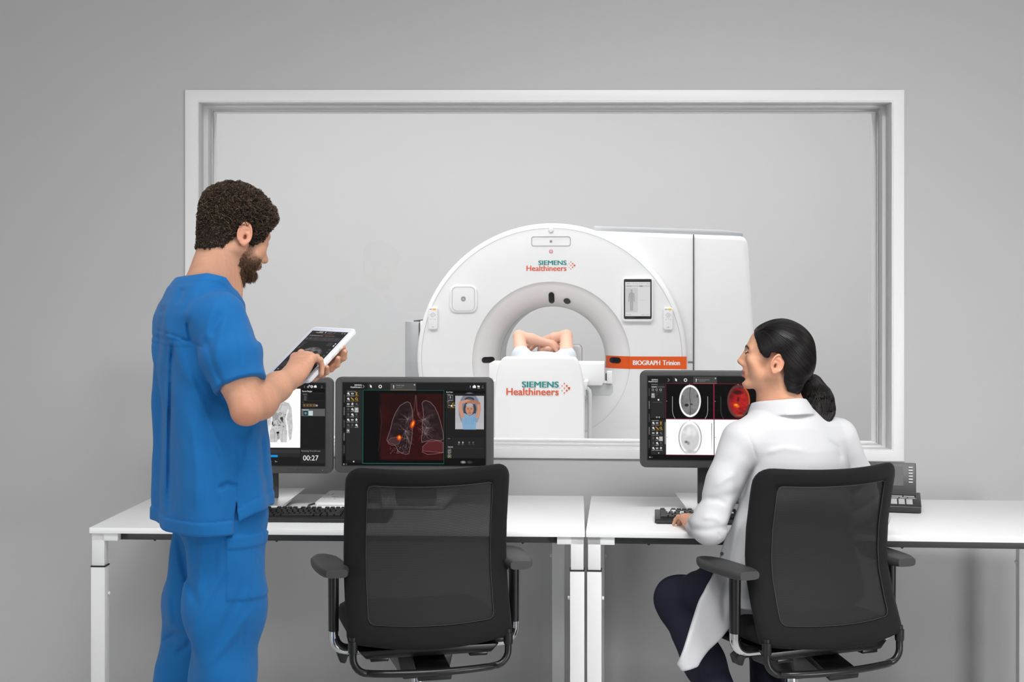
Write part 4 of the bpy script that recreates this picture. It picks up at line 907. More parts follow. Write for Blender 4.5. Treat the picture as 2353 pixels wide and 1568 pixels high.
    obj('back_support_tube', MB().tube(pts+mid+[(-a, b, e) for a, b, e in pts[::-1]], 0.0108, 12), M_blk, t)
    for s in (-1, 1): obj('tube_socket', MB().lathe([(0.001, 0.446), (0.0135, 0.446), (0.0145, 0.452), (0.0145, 0.480), (0.001, 0.482)], (s*xb, yb, 0), 'z', 16), M_chrome if False else M_blk, t)
    ysp = yb-0.05
    mb = MB(); mb.add([(-0.042, -0.06, 0.445), (0.042, -0.06, 0.445), (0.055, ysp, 0.385), (-0.055, ysp, 0.385), (-0.042, -0.06, 0.415), (0.042, -0.06, 0.415), (0.050, ysp, 0.362), (-0.050, ysp, 0.362)], [(0, 1, 2, 3), (7, 6, 5, 4), (0, 4, 5, 1), (1, 5, 6, 2), (2, 6, 7, 3), (3, 7, 4, 0)])
    obj('spine_bar', mb, M_blk, t, bevel=0.004)
    obj('adjuster_hole', MB().lathe([(0.0005, 0.0), (0.013, 0.0), (0.015, -0.003)], (0, 0, 0), 'z', 20), M_black, t, loc=(0, -0.17, 0.4245), rot=(0.33, 0, 0))
    obj('tilt_mechanism', MB().prism([(-0.07, 0.33), (0.07, 0.33), (0.09, 0.415), (-0.09, 0.415)], -0.13, 0.12), M_blk, t, bevel=0.008)
    obj('tilt_lever', MB().prism([(0, 0), (0.06, 0.006), (0.075, -0.004), (0.066, -0.03), (0.05, -0.034), (0.042, -0.012), (0, -0.008)], -0.02, 0.02), M_black, t, bevel=0.004, loc=(-0.19, -0.09, 0.418), rot=(0, 0, PI))
    for s in (-1, 1): obj('seat_glide', MB().box((s*0.15, -0.185, 0.413), (0.055, 0.03, 0.012)), M_blk, t, bevel=0.003)
    # arms
    for s in (-1, 1):
        px_ = s*0.278; q = -0.105
        rows = []
        for i in range(11):
            u = i/10; y = q-0.105+0.25*u; hw = 0.036+0.012*math.sin(PI*min(1, u*0.9+0.1))-0.012*max(0, u-0.8)/0.2; sc = (0.80 if i in (0, 10) else (0.96 if i in (1, 9) else 1)); row = []
            for k in range(16):
                a = 2*PI*k/16; cx = abs(math.cos(a))**0.5*math.copysign(1, math.cos(a)); cz = abs(math.sin(a))**0.55*math.copysign(1, math.sin(a))
                row.append(Vector((px_+s*0.018*u+hw*cx*sc, y, 0.676+0.004*u+(0.015 if cz > 0 else 0.017)*cz*sc)))
            rows.append(row)
        mb = MB().grid(rows, cv=True); mb.f.append(tuple(range(15, -1, -1))); mb.f.append(tuple(range(160, 176)))
        ap = obj('armrest', mb, M_pad, t, angle=60)
        obj('arm_post', MB().tube([(px_, q-0.02, 0.658), (px_, q-0.02, 0.49)], [0.0165, 0.0155], 14, flat=1.35), M_blk, ap)
        arc = [(px_, q-0.02, 0.50), (px_, q-0.02, 0.478)]+[(px_-s*0.04*(1-math.cos(a)), q-0.02, 0.470-0.04*math.sin(a)) for a in np.linspace(0.1, PI/2, 7)]+[(s*0.16, q-0.02, 0.430)]
        obj('arm_bracket', MB().tube(arc, 0.0145, 12, flat=1.3), M_chrome, ap)
        obj('arm_bracket_cover', MB().tube([(a-s*0.0025, b, e+0.0035) for a, b, e in arc[2:]], 0.0145, 12, flat=1.34), M_blk, ap)
        obj('height_button', MB().box((px_-s*0.02, q+0.012, 0.650), (0.012, 0.03, 0.014)), M_black, ap, bevel=0.003)
    # column and base
    obj('gas_column', MB().lathe([(0.0005, 0.08), (0.026, 0.08), (0.026, 0.20), (0.022, 0.205), (0.022, 0.335), (0.0005, 0.335)], (0, 0, 0), 'z', 24), M_chrome, t, angle=40)
    obj('hub', MB().lathe([(0.001, 0.07), (0.045, 0.07), (0.042, 0.125), (0.028, 0.135), (0.001, 0.135)], (0, 0, 0), 'z', 24), M_blk, t, angle=40)
    for k in range(5):
        a = 2*PI*k/5+0.3; ca, sa = math.cos(a), math.sin(a)
        sp = obj('base_spoke', MB().tube([(0.03*ca, 0.03*sa, 0.105), (0.18*ca, 0.18*sa, 0.09), (0.31*ca, 0.31*sa, 0.072)], [0.022, 0.019, 0.014], 10), M_blk, t)
        wv = MB(); 
        wheel = MB().lathe([(0.001, -0.022), (0.026, -0.022), (0.0275, -0.012), (0.0275, 0.012), (0.026, 0.022), (0.001, 0.022)], (0, 0, 0), 'x', 18)
        obj('caster', wheel, M_black, sp, loc=(0.31*ca, 0.31*sa, 0.0275), rot=(0, 0, a+0.6), angle=40)
    return t
chair('empty black swivel chair with mesh back, in front of the lung scan monitor', (-0.294, 4.440, 0), math.radians(14))
chair('black swivel chair with mesh back that the woman in white sits on', (0.872, 4.440, 0), math.radians(22))
# ================= organic shapes: signed distance fields -> meshes =================
def V3(*a): return np.array(a[0] if len(a) == 1 else a, np.float32)
def nrm(v): v = np.asarray(v, float); return v/np.linalg.norm(v)
def smin(a, b, k):
    h = np.clip(0.5+0.5*(b-a)/k, 0, 1); return b*(1-h)+a*h-k*h*(1-h)
def smax(a, b, k): return -smin(-a, -b, k)
def cap(p, a, b, ra, rb=None):
    a, b = V3(a), V3(b); rb = ra if rb is None else rb; ba = b-a; pa = p-a
    t = np.clip(pa @ ba/max(float(ba @ ba), 1e-9), 0, 1); return np.linalg.norm(pa-t[:, None]*ba, axis=1)-(ra+(rb-ra)*t)
def chain(p, pts, rs, k=0.01):
    d = None
    for i in range(len(pts)-1):
        e = cap(p, pts[i], pts[i+1], rs[i], rs[i+1]); d = e if d is None else smin(d, e, k)
    return d
def ell(p, c, r, R=None):
    q = p-V3(c)
    if R is not None: q = q @ np.asarray(R, np.float32)
    r = V3(r); k0 = np.linalg.norm(q/r, axis=1); k1 = np.linalg.norm(q/(r*r), axis=1); return k0*(k0-1)/np.maximum(k1, 1e-6)
def sph(p, c, r): return np.linalg.norm(p-V3(c), axis=1)-r
def rot_of(m): return np.array(m.to_3x3() if hasattr(m, 'to_3x3') else m, np.float32)
def sstep(a, b, x): t = np.clip((x-a)/(b-a), 0, 1); return t*t*(3-2*t)
def wob(p, K, seed, sc=(1, 1, 1)):
    """smooth pseudo random field, about -1..1, wave number K"""
    r = np.random.default_rng(seed); q = p*V3(sc)*K; out = 0
    for i in range(4):
        k1, k2 = r.normal(size=3), r.normal(size=3); k1 *= (0.7+0.5*i)/np.linalg.norm(k1); k2 *= 0.6/np.linalg.norm(k2)
        out = out+np.sin(q @ k1.astype(np.float32)+r.uniform(0, 6)+1.6*np.sin(q @ k2.astype(np.float32)+r.uniform(0, 6)))/(1+0.4*i)
    return out/2.4
def isosurf(f, lo, hi, h):
    lo = np.array(lo, np.float32); n = ((np.array(hi)-lo)/(4*h)).astype(int)+1; nc = n+1
    ax = [lo[i]+4*h*np.arange(nc[i], dtype=np.float32) for i in range(3)]
    def ev(pts):
        return np.concatenate([f(pts[i:i+400000]) for i in range(0, len(pts), 400000)]) if len(pts) else np.zeros(0, np.float32)
    C_ = ev(np.stack(np.meshgrid(*ax, indexing='ij'), -1).reshape(-1, 3)).reshape(nc)
    near = np.abs(C_) < 4*h*2.0; act = np.zeros(n, bool)
    for a in (0, 1):
        for b in (0, 1):
            for c in (0, 1): act |= near[a:n[0]+a, b:n[1]+b, c:n[2]+c]
    N = n*4+1; mask = np.zeros(N, bool); A4 = act.repeat(4, 0).repeat(4, 1).repeat(4, 2)
    for a in (0, 1):
        for b in (0, 1):
            for c in (0, 1): mask[a:N[0]-1+a, b:N[1]-1+b, c:N[2]-1+c] |= A4
    S0 = C_.repeat(4, 0).repeat(4, 1).repeat(4, 2)[:N[0], :N[1], :N[2]]
    V = np.ascontiguousarray(S0).astype(np.float32); idx = np.argwhere(mask)
    V[mask] = ev(lo+h*idx.astype(np.float32))
    S = V < 0; c8 = np.zeros(N-1, np.int8)
    for a in (0, 1):
        for b in (0, 1):
            for c in (0, 1): c8 += S[a:N[0]-1+a, b:N[1]-1+b, c:N[2]-1+c]
    cells = np.argwhere((c8 > 0) & (c8 < 8)); vid = np.full(N-1, -1, np.int64); vid[tuple(cells.T)] = np.arange(len(cells))
    acc = np.zeros((len(cells), 3)); cnt = np.zeros(len(cells)); offs = [(a, b, c) for a in (0, 1) for b in (0, 1) for c in (0, 1)]
    for o in offs:
        for d in range(3):
            if o[d]: continue
            o2 = list(o); o2[d] = 1; i0 = cells+np.array(o); i1 = cells+np.array(o2); v0 = V[tuple(i0.T)]; v1 = V[tuple(i1.T)]
            m = (v0 < 0) != (v1 < 0); t = np.where(m, v0/np.where(v0 == v1, 1, v0-v1), 0); p = np.array(o)+np.zeros((len(cells), 3)); p[:, d] = t
            acc[m] += p[m]; cnt[m] += 1
    vs = lo+h*(cells+acc/cnt[:, None]); fs = []
    for d in range(3):
        e, g = (d+1) % 3, (d+2) % 3
        sl0 = [slice(1, N[i]-1) for i in range(3)]; sl1 = list(sl0); sl0[d] = slice(0, N[d]-1); sl1[d] = slice(1, N[d])
        A, B = S[tuple(sl0)], S[tuple(sl1)]; ids = np.argwhere(A != B); 
        if not len(ids): continue
        base = ids.copy(); base[:, e] += 1; base[:, g] += 1; inside = A[tuple(ids.T)]
        def cell(de, dg): q = base.copy(); q[:, e] -= de; q[:, g] -= dg; return vid[tuple(q.T)]
        quad = np.stack([cell(1, 1), cell(0, 1), cell(0, 0), cell(1, 0)], 1); quad[~inside] = quad[~inside][:, ::-1]; fs.append(quad)
    return vs, np.concatenate(fs)
def merge(parts):
    vs, fs, o = [], [], 0
    for v, f in parts: vs.append(v); fs.append(f+o); o += len(v)
    return np.concatenate(vs), np.concatenate(fs)
def org(name, vf, m, parent=None, col=None, smooth=1, attr='Col'):
    """mesh object from vertices/faces in world space, optional colour per vertex (0..255)"""
    v, f = vf; me = bpy.data.meshes.new(name)
    if smooth:
        for _ in range(smooth):
            s = np.zeros_like(v); c = np.zeros(len(v))
            for a, b in ((0, 1), (1, 2), (2, 3), (3, 0)):
                np.add.at(s, f[:, a], v[f[:, b]]); np.add.at(s, f[:, b], v[f[:, a]]); np.add.at(c, f[:, a], 1); np.add.at(c, f[:, b], 1)
            v = v*0.5+0.5*s/np.maximum(c, 1)[:, None]
    me.vertices.add(len(v)); me.vertices.foreach_set('co', v.astype(np.float32).ravel())
    me.loops.add(f.size); me.loops.foreach_set('vertex_index', f.astype(np.int32).ravel())
    me.polygons.add(len(f)); me.polygons.foreach_set('loop_start', np.arange(0, f.size, 4, dtype=np.int32))
    me.update(calc_edges=True); me.polygons.foreach_set('use_smooth', np.ones(len(f), bool))
    if col is not None:
        c = np.clip(col(v), 0, 255)/255.0; c = np.where(c <= 0.04045, c/12.92, ((c+0.055)/1.055)**2.4)
        ca = me.color_attributes.new(attr, 'FLOAT_COLOR', 'POINT'); ca.data.foreach_set('color', np.concatenate([c, np.ones((len(c), 1))], 1).astype(np.float32).ravel())
    me.validate(); me.materials.append(m); o = bpy.data.objects.new(name, me); COL.objects.link(o)
    if parent: o.parent = parent
    return o
def strands(polys, radii, n=4):
    """many thin tubes: polys (K,M,3), radii (M,) or (K,M) -> quads"""
    polys = np.asarray(polys, float); K, M = polys.shape[:2]; r = np.broadcast_to(radii, (K, M))
    t = np.gradient(polys, axis=1); t /= np.linalg.norm(t, axis=2, keepdims=True)+1e-9
    ref = np.where(np.abs(t[..., 2:3]) < 0.9, np.array([0, 0, 1.0]), np.array([0, 1.0, 0])); u = np.cross(t, ref); u /= np.linalg.norm(u, axis=2, keepdims=True)+1e-9; w_ = np.cross(t, u)
    a = 2*PI*np.arange(n)/n; vs = polys[:, :, None]+(u[:, :, None]*np.cos(a)[:, None]+w_[:, :, None]*np.sin(a)[:, None])*r[:, :, None, None]
    i = np.arange(K*M*n).reshape(K, M, n); j = np.roll(i, -1, 2)
    f = np.stack([i[:, :-1], j[:, :-1], j[:, 1:], i[:, 1:]], -1).reshape(-1, 4); return vs.reshape(-1, 3), f
def crease(p, lines, ymax):
    """folds along polylines as seen from the front: positive depth = furrow, negative = ridge (mm, widths in mm)"""
    a, b = CX+p[:, 0]/p[:, 1]*F, HY-(p[:, 2]-CH)/p[:, 1]*F; k = p[:, 1]/F*1000; front = p[:, 1] < ymax; out = np.zeros(len(p), np.float32)
    for pts, w_, dp in lines:
        d = np.full(len(p), 1e9, np.float32); T = np.zeros(len(p), np.float32); n = len(pts)-1
        for i in range(n):
            (x0, y0), (x1, y1) = pts[i], pts[i+1]; dx, dy = x1-x0, y1-y0; t = np.clip(((a-x0)*dx+(b-y0)*dy)/(dx*dx+dy*dy), 0, 1)
            e = np.hypot(a-x0-t*dx, b-y0-t*dy); m = e < d; d = np.where(m, e, d); T = np.where(m, (i+t)/n, T)
        out += (dp/1000)*np.exp(-(d*k/w_)**2)*np.minimum(1, np.minimum(T, 1-T)*5+0.15)
    return out*front
class Head:
    """local axes: x = the person's right, y = forward, z = up; eyes at z = 0"""
    def __init__(s, pos, fwd, up, scale=1.0, female=False, jaw=1.0):
        s.jaw = jaw
        s.pos = np.array(pos, float); f = nrm(fwd); u = np.array(up, float); u = nrm(u-f*(u @ f)); s.R = np.stack([np.cross(f, u), f, u], 1); s.s = scale; s.fem = female
    def L(s, p): return ((p-s.pos.astype(np.float32)) @ s.R.astype(np.float32))/s.s
    def W(s, q): return s.pos+(np.asarray(q, float)*s.s) @ s.R.T
    def local(s, q):
        fm = s.fem; q = q.copy(); q[:, 1] += (0.011 if fm else 0.0)*sstep(-0.012, -0.055, q[:, 2])*sstep(0.0, 0.05, q[:, 1]); q[:, 2] = np.where(q[:, 2] < -0.045, -0.045+(q[:, 2]+0.045)*s.jaw, q[:, 2]); ax = np.abs(q[:, 0]); m = np.stack([ax, q[:, 1], q[:, 2]], 1)      # mirrored
        d = ell(q, (0, -0.010, 0.036), (0.0745, 0.096, 0.080))
        d = smin(d, ell(q, (0, 0.036, 0.012), (0.062, 0.056, 0.076)), 0.02)
        jw = 0.046 if fm else 0.052
        d = smin(d, ell(q, (0, 0.034, -0.058), (jw, 0.052, 0.050)), 0.025)
        d = smin(d, cap(m, (jw, -0.004, -0.048), (0.014, 0.074, -0.101), 0.014, 0.015), 0.022)
        d = smin(d, cap(m, (jw+.004, -0.010, -0.01), (jw, -0.004, -0.05), 0.014, 0.014), 0.025)
        d = smin(d, sph(q, (0, 0.083, -0.101), 0.015 if fm else 0.017), 0.018)
        d = smin(d, sph(m, (0.044, 0.062, -0.022), 0.019), 0.022); d = smin(d, sph(m, (0.036, 0.052, -0.050), 0.021), 0.025)
        d = smin(d, cap(m, (0.012, 0.090, 0.017), (0.042, 0.074, 0.018), 0.008 if fm else 0.011, 0.008), 0.014)
        d = smax(d, -sph(m, (0.031, 0.104, 0.000), 0.0155), 0.014)
        d = smin(d, sph(m, (0.031, 0.0775, 0.0), 0.0135), 0.003)                                       # lids
        d = smin(d, cap(q, (0, 0.090, 0.006), (0, 0.112 if not fm else 0.110, -0.031), 0.0085 if not fm else 0.0070, 0.0090 if not fm else 0.0075), 0.012)               # nose
        d = smin(d, cap(q, (0, 0.084, 0.004), (0, 0.096, -0.036), 0.0105, 0.0125), 0.012)
        d = smin(d, sph(q, (0, 0.1155 if not fm else 0.1145, -0.034), 0.0085 if not fm else 0.0066), 0.008)
        d = smin(d, ell(m, (0.0105, 0.104, -0.0375), (0.0065, 0.0095, 0.0075)), 0.010)
        d = smax(d, -ell(m, (0.0068, 0.110, -0.0455), (0.0036, 0.0055, 0.005)), 0.003)
        d = smin(d, ell(q, (0, 0.087, -0.062), (0.024, 0.0165, 0.024)), 0.012)                            # muzzle
        lz = 0.0 if not fm else -0.003
        d = smin(d, cap(m, (0.002, 0.1025, -0.0625), (0.021, 0.090, -0.0665), 0.0050 if not fm else 0.0056, 0.0028), 0.004)
        d = smin(d, cap(q, (-0.014, 0.096, -0.0755+lz), (0.014, 0.096, -0.0755+lz), 0.0056 if not fm else 0.0062), 0.005)
        d = smin(d, cap(q, (-0.006, 0.0985, -0.0755+lz), (0.006, 0.0985, -0.0755+lz), 0.0058), 0.005)
        d = smax(d, -ell(q, (0, 0.103, -0.0688+lz*.5), (0.021, 0.010, 0.0016 if not fm else 0.0034)), 0.002)
        d = smax(d, -cap(q, (-0.016, 0.099, -0.087+lz), (0.016, 0.099, -0.087+lz), 0.006), 0.012)
        # ears
        th = 0.32; R = np.array([[math.cos(th), math.sin(th), 0], [-math.sin(th), math.cos(th), 0], [0, 0, 1]])
        tl = 0.16; R2 = np.array([[1, 0, 0], [0, math.cos(tl), -math.sin(tl)], [0, math.sin(tl), math.cos(tl)]]); RR_ = (R @ R2)
        e = ((m-V3(0.0745, -0.016, -0.012)) @ RR_.astype(np.float32))
        ou = np.sqrt((e[:, 1]/0.0195)**2+((e[:, 2]-0.002)/0.0315)**2); shell = np.abs(e[:, 0]-0.004-0.004*ou)-0.0032
        ear = smax(shell, (ou-1)*0.0195, 0.004)
        a_ = np.arctan2(e[:, 2]-0.002, e[:, 1]); hel = np.sqrt((np.hypot(e[:, 1]/0.0195, (e[:, 2]-0.002)/0.0315)-0.93)**2*0.024**2+(e[:, 0]-0.0095)**2)-0.0036
        hel = np.where(e[:, 2] < -0.020, hel+0.002, hel); ear = smin(ear, hel, 0.003)
        ear = smin(ear, ell(e, (0.006, 0.002, -0.024), (0.0045, 0.0075, 0.010)), 0.004)                   # lobe
        ah = np.sqrt((np.hypot((e[:, 1]+.002)/0.0105, (e[:, 2]+0.002)/0.019)-1)**2*0.014**2+(e[:, 0]-0.0068)**2)-0.0026; ear = smin(ear, ah, 0.003)
        sca = np.sqrt((np.hypot((e[:, 1]+0.0005)/0.0195, (e[:, 2]-0.001)/0.0315)-0.70)**2*0.024**2+(e[:, 0]-0.0125)**2)-0.0036
        ear = smax(ear, -np.where(e[:, 2] < -0.012, sca+0.004, sca), 0.002)
        ear = smax(ear, -ell(e, (0.013, 0.003, -0.006), (0.0105, 0.0068, 0.0115)), 0.003); ear = smax(ear, -ell(e, (0.012, 0.005, 0.010), (0.006, 0.006, 0.005)), 0.003)
        ear = smin(ear, sph(e, (0.003, 0.015, -0.008), 0.0045), 0.004)
        return smin(d, ear, 0.004)
    def f(s, p): return s.local(s.L(p))*s.s
    def eyes(s, parent, m_white, m_iris, look=(0, 1, -0.25)):
        for sg in (-1, 1):
            c = np.array((sg*0.031, 0.0795, 0.0)); e = obj('eye', MB().sphere((0, 0, 0), 0.0122*s.s, 16, 12), m_white, parent); e.location = s.W(c)
            l = nrm(look); i = obj('iris', MB().sphere((0, 0, 0), 0.0056*s.s, 12, 8), m_iris, e); i.location = s.W(c+l*0.0078)-s.W(c)
def poly_sd(a, b, poly):
    """signed distance (2D) to a closed polygon, negative inside"""
    d = np.full(a.shape, 1e9); ins = np.zeros(a.shape, bool); n = len(poly)
    for i in range(n):
        (x0, y0), (x1, y1) = poly[i], poly[(i+1) % n]; dx, dy = x1-x0, y1-y0
        t = np.clip(((a-x0)*dx+(b-y0)*dy)/(dx*dx+dy*dy), 0, 1); d = np.minimum(d, np.hypot(a-x0-t*dx, b-y0-t*dy))
        if y0 != y1: ins ^= ((y0 > b) != (y1 > b)) & (a < (x1-x0)*(b-y0)/(y1-y0)+x0)
    return np.where(ins, -d, d)
class Hand:
    """local axes: y = towards the fingers, z = back of the hand, x = right of that; thumb on side ts (-1: at -x)"""
    def __init__(s, wrist, ydir, zdir, ts, curls, spread=1.0, thumb=None, scale=1.0):
        y = nrm(ydir); z = np.array(zdir, float); z = nrm(z-y*(z @ y)); x = np.cross(y, z); s.R = np.stack([x, y, z], 1); s.o = np.array(wrist, float); s.s = scale
        s.f_ = []; mx = [0.030, 0.010, -0.010, -0.028]; my = [0.090, 0.094, 0.089, 0.080]
        ln = [(0.042, 0.025, 0.021), (0.047, 0.029, 0.022), (0.043, 0.027, 0.022), (0.033, 0.020, 0.019)]; sp = [0.10, 0.02, -0.06, -0.16]
        for i in range(4):
            p = np.array((-ts*0-0 + (ts*mx[i]), my[i], 0.002-0.002*abs(i-1.3))); a = 0.0; pts = [p]; az = ts*sp[i]*spread
            cu = curls[i]
            for L_, c_ in zip(ln[i], cu):
                a += c_; p = p+L_*np.array((math.sin(az)*math.cos(a), math.cos(az)*math.cos(a), -math.sin(a))); pts.append(p)
            s.f_.append((pts, [0.0098, 0.0090, 0.0082, 0.0070] if i < 3 else [0.0086, 0.0079, 0.0072, 0.0062]))
        tb = thumb or [(0.024, 0.022, -0.010), (0.048, 0.050, -0.022), (0.056, 0.082, -0.030), (0.056, 0.108, -0.034)]
        s.t_ = ([np.array((ts*a, b, c)) for a, b, c in tb], [0.0150, 0.0118, 0.0102, 0.0082]); s.ts = ts
    def W(s, q): return s.o+s.s*(np.asarray(q, float) @ s.R.T)
    def tips(s): return [s.W(pts[-1]) for pts, r in s.f_]
    def f(s, p):
        q = ((p-s.o.astype(np.float32)) @ s.R.astype(np.float32))/s.s; d = None
        for (pts, r) in s.f_:
            e = cap(q, (pts[0][0]*0.55, 0.012, 0.0), pts[0], 0.0145, 0.0125); d = e if d is None else smin(d, e, 0.016)
        d = smin(d, ell(q, (s.ts*0.020, 0.038, -0.010), (0.016, 0.034, 0.015)), 0.014); d = smin(d, ell(q, (-s.ts*0.022, 0.035, -0.008), (0.013, 0.036, 0.013)), 0.012)
        d = smin(d, cap(q, (0, -0.02, 0), (0, 0.02, 0.0), 0.0235, 0.024), 0.018)
        for (pts, r) in s.f_:
            e = chain(q, pts, r, 0.003)
            for j in (1, 2): e = smin(e, sph(q, pts[j]+np.array((0, 0, 0.0012)), r[j]*1.02), 0.003)
            d = smin(d, e, 0.0045)
            d = smin(d, sph(q, pts[0]+np.array((0, -0.002, 0.006)), 0.0085), 0.009)                     # knuckle
        d = smin(d, chain(q, s.t_[0], s.t_[1], 0.006), 0.009)
        return d*s.s
    def nails(s, parent, m):
        for (pts, r) in s.f_+[s.t_]:
            a, b = np.array(pts[-2]), np.array(pts[-1]); t = nrm(b-a); up = np.array((0, 0, 1.0)); n = nrm(up-t*(up @ t)); side = np.cross(t, n); c = b-t*0.001+n*r[-1]*0.80
            rows = [[Vector(s.W(c+t*(u-0.5)*0.010+side*math.sin(w_)*r[-1]*0.82+n*(math.cos(w_)-1)*r[-1]*0.8)) for w_ in np.linspace(-0.8, 0.8, 6)] for u in np.linspace(0, 1, 5)]
            obj('nail', MB().grid(rows), m, parent, angle=None)
def skin_cols(base, var=8, seed=1):
    base = np.array(base, float)
    def c(v):
        n = wob(v.astype(np.float32), 60, seed)[:, None]; n2 = wob(v.astype(np.float32), 400, seed+3)[:, None]
        return base+n*np.array((var, var*.9, var*.8))*0.6+n2*np.array((var*.3, var*.5, var*.5))
    return c
M_skin = attr_mat('skin', rough=0.5, spec=0.35, bump=0.10, bscale=700, sss=0.12)
M_eyew = mat('eye_white', rgb(225, 220, 214), 0.2, noise=0.01); M_iris = mat('iris_dark', rgb(48, 34, 26), 0.15, noise=0.05)
M_nail = mat('nail', rgb(222, 170, 150), 0.3, noise=0.02)
# ================= man in blue scrubs with the tablet =================
def A(v): return np.array(v, float)
bf, br = A((math.sin(math.radians(70)), math.cos(math.radians(70)), 0)), A((math.cos(math.radians(70)), -math.sin(math.radians(70)), 0))
UP = A((0, 0, 1.0))
# tablet frame
ta, tb_, tc_ = A(P(720, 752, 3.89)), A(P(819, 757, 3.80)), A(P(610, 868, 3.74))
TW = nrm(tb_-ta); TL = ta-tc_; TL = nrm(TL-TW*(TL @ TW)); TN = np.cross(TW, TL)
TC = (tb_+tc_)/2; HWT, HLT = 0.078, 0.112
def Tp(w_, l_, n_=0.0): return TC+TW*w_+TL*l_+TN*n_
SHR = A(P(506, 738, 3.44)); ELR = A(P(569, 938, 3.37)); WRR = A(P(670, 866, 3.595))
th_, ph_ = math.radians(47), math.radians(20)
hf = A((math.sin(th_)*math.cos(ph_), math.cos(th_)*math.cos(ph_), -math.sin(ph_))); hu = A((math.sin(th_)*math.sin(ph_), math.cos(th_)*math.sin(ph_), math.cos(ph_)))
hr_ = np.cross(hf, hu); HCm = A(P(561, 540, 3.56))-0.070*hr_+0.014*hf+0.011*hu
HM = Head(HCm, hf, hu, 0.93, jaw=1.3)
NB = A(P(470, 668, 3.59))
ELL = A(P(560, 930, 3.86)); WRL = Tp(-0.105, -0.075, -0.050); SHL = A(P(410, 716, 3.76))
def man_neck(p):
    d = cap(p, HM.W((0, -0.030, -0.055)), NB+A((0.010, 0, 0.01)), 0.054, 0.060)
    d = smin(d, cap(p, HM.W((0, 0.012, -0.085)), NB+bf*0.055+A((0, 0, -0.025)), 0.036, 0.040), 0.03)
    return d
def man_head(p):
    d = smin(HM.f(p), man_neck(p), 0.022)
    d = smin(d, cap(p, NB-br*0.05+A((0, 0, -0.05)), NB+br*0.05+A((0, 0, -0.05)), 0.05), 0.04)
    return smin(d, cap(p, NB+A((-.028, 0, -0.055)), A((-0.775, 3.6, 1.36)), 0.062, 0.09), 0.05)
HANDR = Hand(WRR, A(P(707, 810, 3.68))-WRR, TN*1.0+A((-.05, -0.16, 0.1)), -1, [(0.28, 0.55, 0.3), (0.60, 0.95, 0.5), (0.70, 1.0, 0.5), (0.75, 1.0, 0.5)], 0.9,
             [(0.022, 0.022, -0.012), (0.040, 0.050, -0.030), (0.040, 0.078, -0.044), (0.030, 0.098, -0.052)], 0.97)
def man_arm(p):
    d = chain(p, [SHR, SHR*.35+ELR*.65, ELR], [0.050, 0.046, 0.041], 0.02)
    fm = ELR*.76+WRR*.24; d = smin(d, chain(p, [ELR, fm, ELR*.34+WRR*.66, WRR], [0.037, 0.0455, 0.034, 0.0268], 0.02), 0.012)
    d = smin(d, sph(p, ELR+A((-0.008, -0.006, -0.012)), 0.027), 0.010); d = smin(d, cap(p, ELR*.75+SHR*.25+(WRR-ELR)*.12, ELR*.72+WRR*.28+A((0, 0, .006)), 0.026, 0.03), 0.02)
    fz = sstep(0.01, 0.05, np.linalg.norm(p-WRR.astype(np.float32), axis=1)); return smin(d, HANDR.f(p), 0.014)+0.0006*wob(p, 220, 4)*(1-fz)
# left hand lies under the tablet, finger tips around its right edge
HANDL = Hand(Tp(-0.055, -0.052, -0.045), TW*1.0+TL*0.42+TN*0.05, -TN, 1, [(0.10, 0.25, 0.55), (0.10, 0.25, 0.6), (0.12, 0.28, 0.6), (0.12, 0.3, 0.6)], 1.6,
             [(0.024, 0.02, -0.01), (0.045, 0.045, -0.012), (0.058, 0.072, -0.010), (0.066, 0.095, -0.006)], 0.95)
def man_arm_l(p):
    d = chain(p, [SHL, ELL], [0.055, 0.045]); d = smin(d, chain(p, [ELL, ELL*.7+HANDL.o*.3, HANDL.o], [0.043, 0.044, 0.027], 0.02), 0.02); return smin(d, HANDL.f(p), 0.014)
PEL = A((-0.745, 3.60, 0.95))
HIR, HIL = PEL+br*0.09+A((0.0, 0, -0.05)), PEL-br*0.09+A((0, 0, -0.05))
KNR, KNL = A(P(515, 1560, 3.50)), A(P(428, 1560, 3.72)); ANR, ANL = A((-0.72, 3.50, 0.09)), A((-0.86, 3.74, 0.09))
def man_low(p):
    d = cap(p, PEL+UP*0.30, PEL, 0.085, 0.085)
    for h, k, a in ((HIR, KNR, ANR), (HIL, KNL, ANL)):
        d = smin(d, chain(p, [h, k, a], [0.065, 0.05, 0.038], 0.03), 0.02)
    return d
def box_of(pts, m): pts = np.array(pts); return pts.min(0)-m, pts.max(0)+m
mh = isosurf(man_head, *box_of([HM.W((x, y, z)) for x in (-.09, .09) for y in (-.12, .135) for z in (-.13, .125)]+[NB+A((.09, .0, -.14)), NB-A((.1, .1, 0.1))], 0.012), 0.0022)
ma = isosurf(man_arm, *box_of([SHR, ELR, WRR]+HANDR.tips(), 0.065), 0.0024)
ml = isosurf(man_arm_l, *box_of([SHL, ELL, WRL]+HANDL.tips(), 0.065), 0.0026)
mw = isosurf(man_low, *box_of([PEL+UP*0.36, ANR, ANL], 0.14), 0.012)
scb = skin_cols((206, 154, 126), 9, 2)
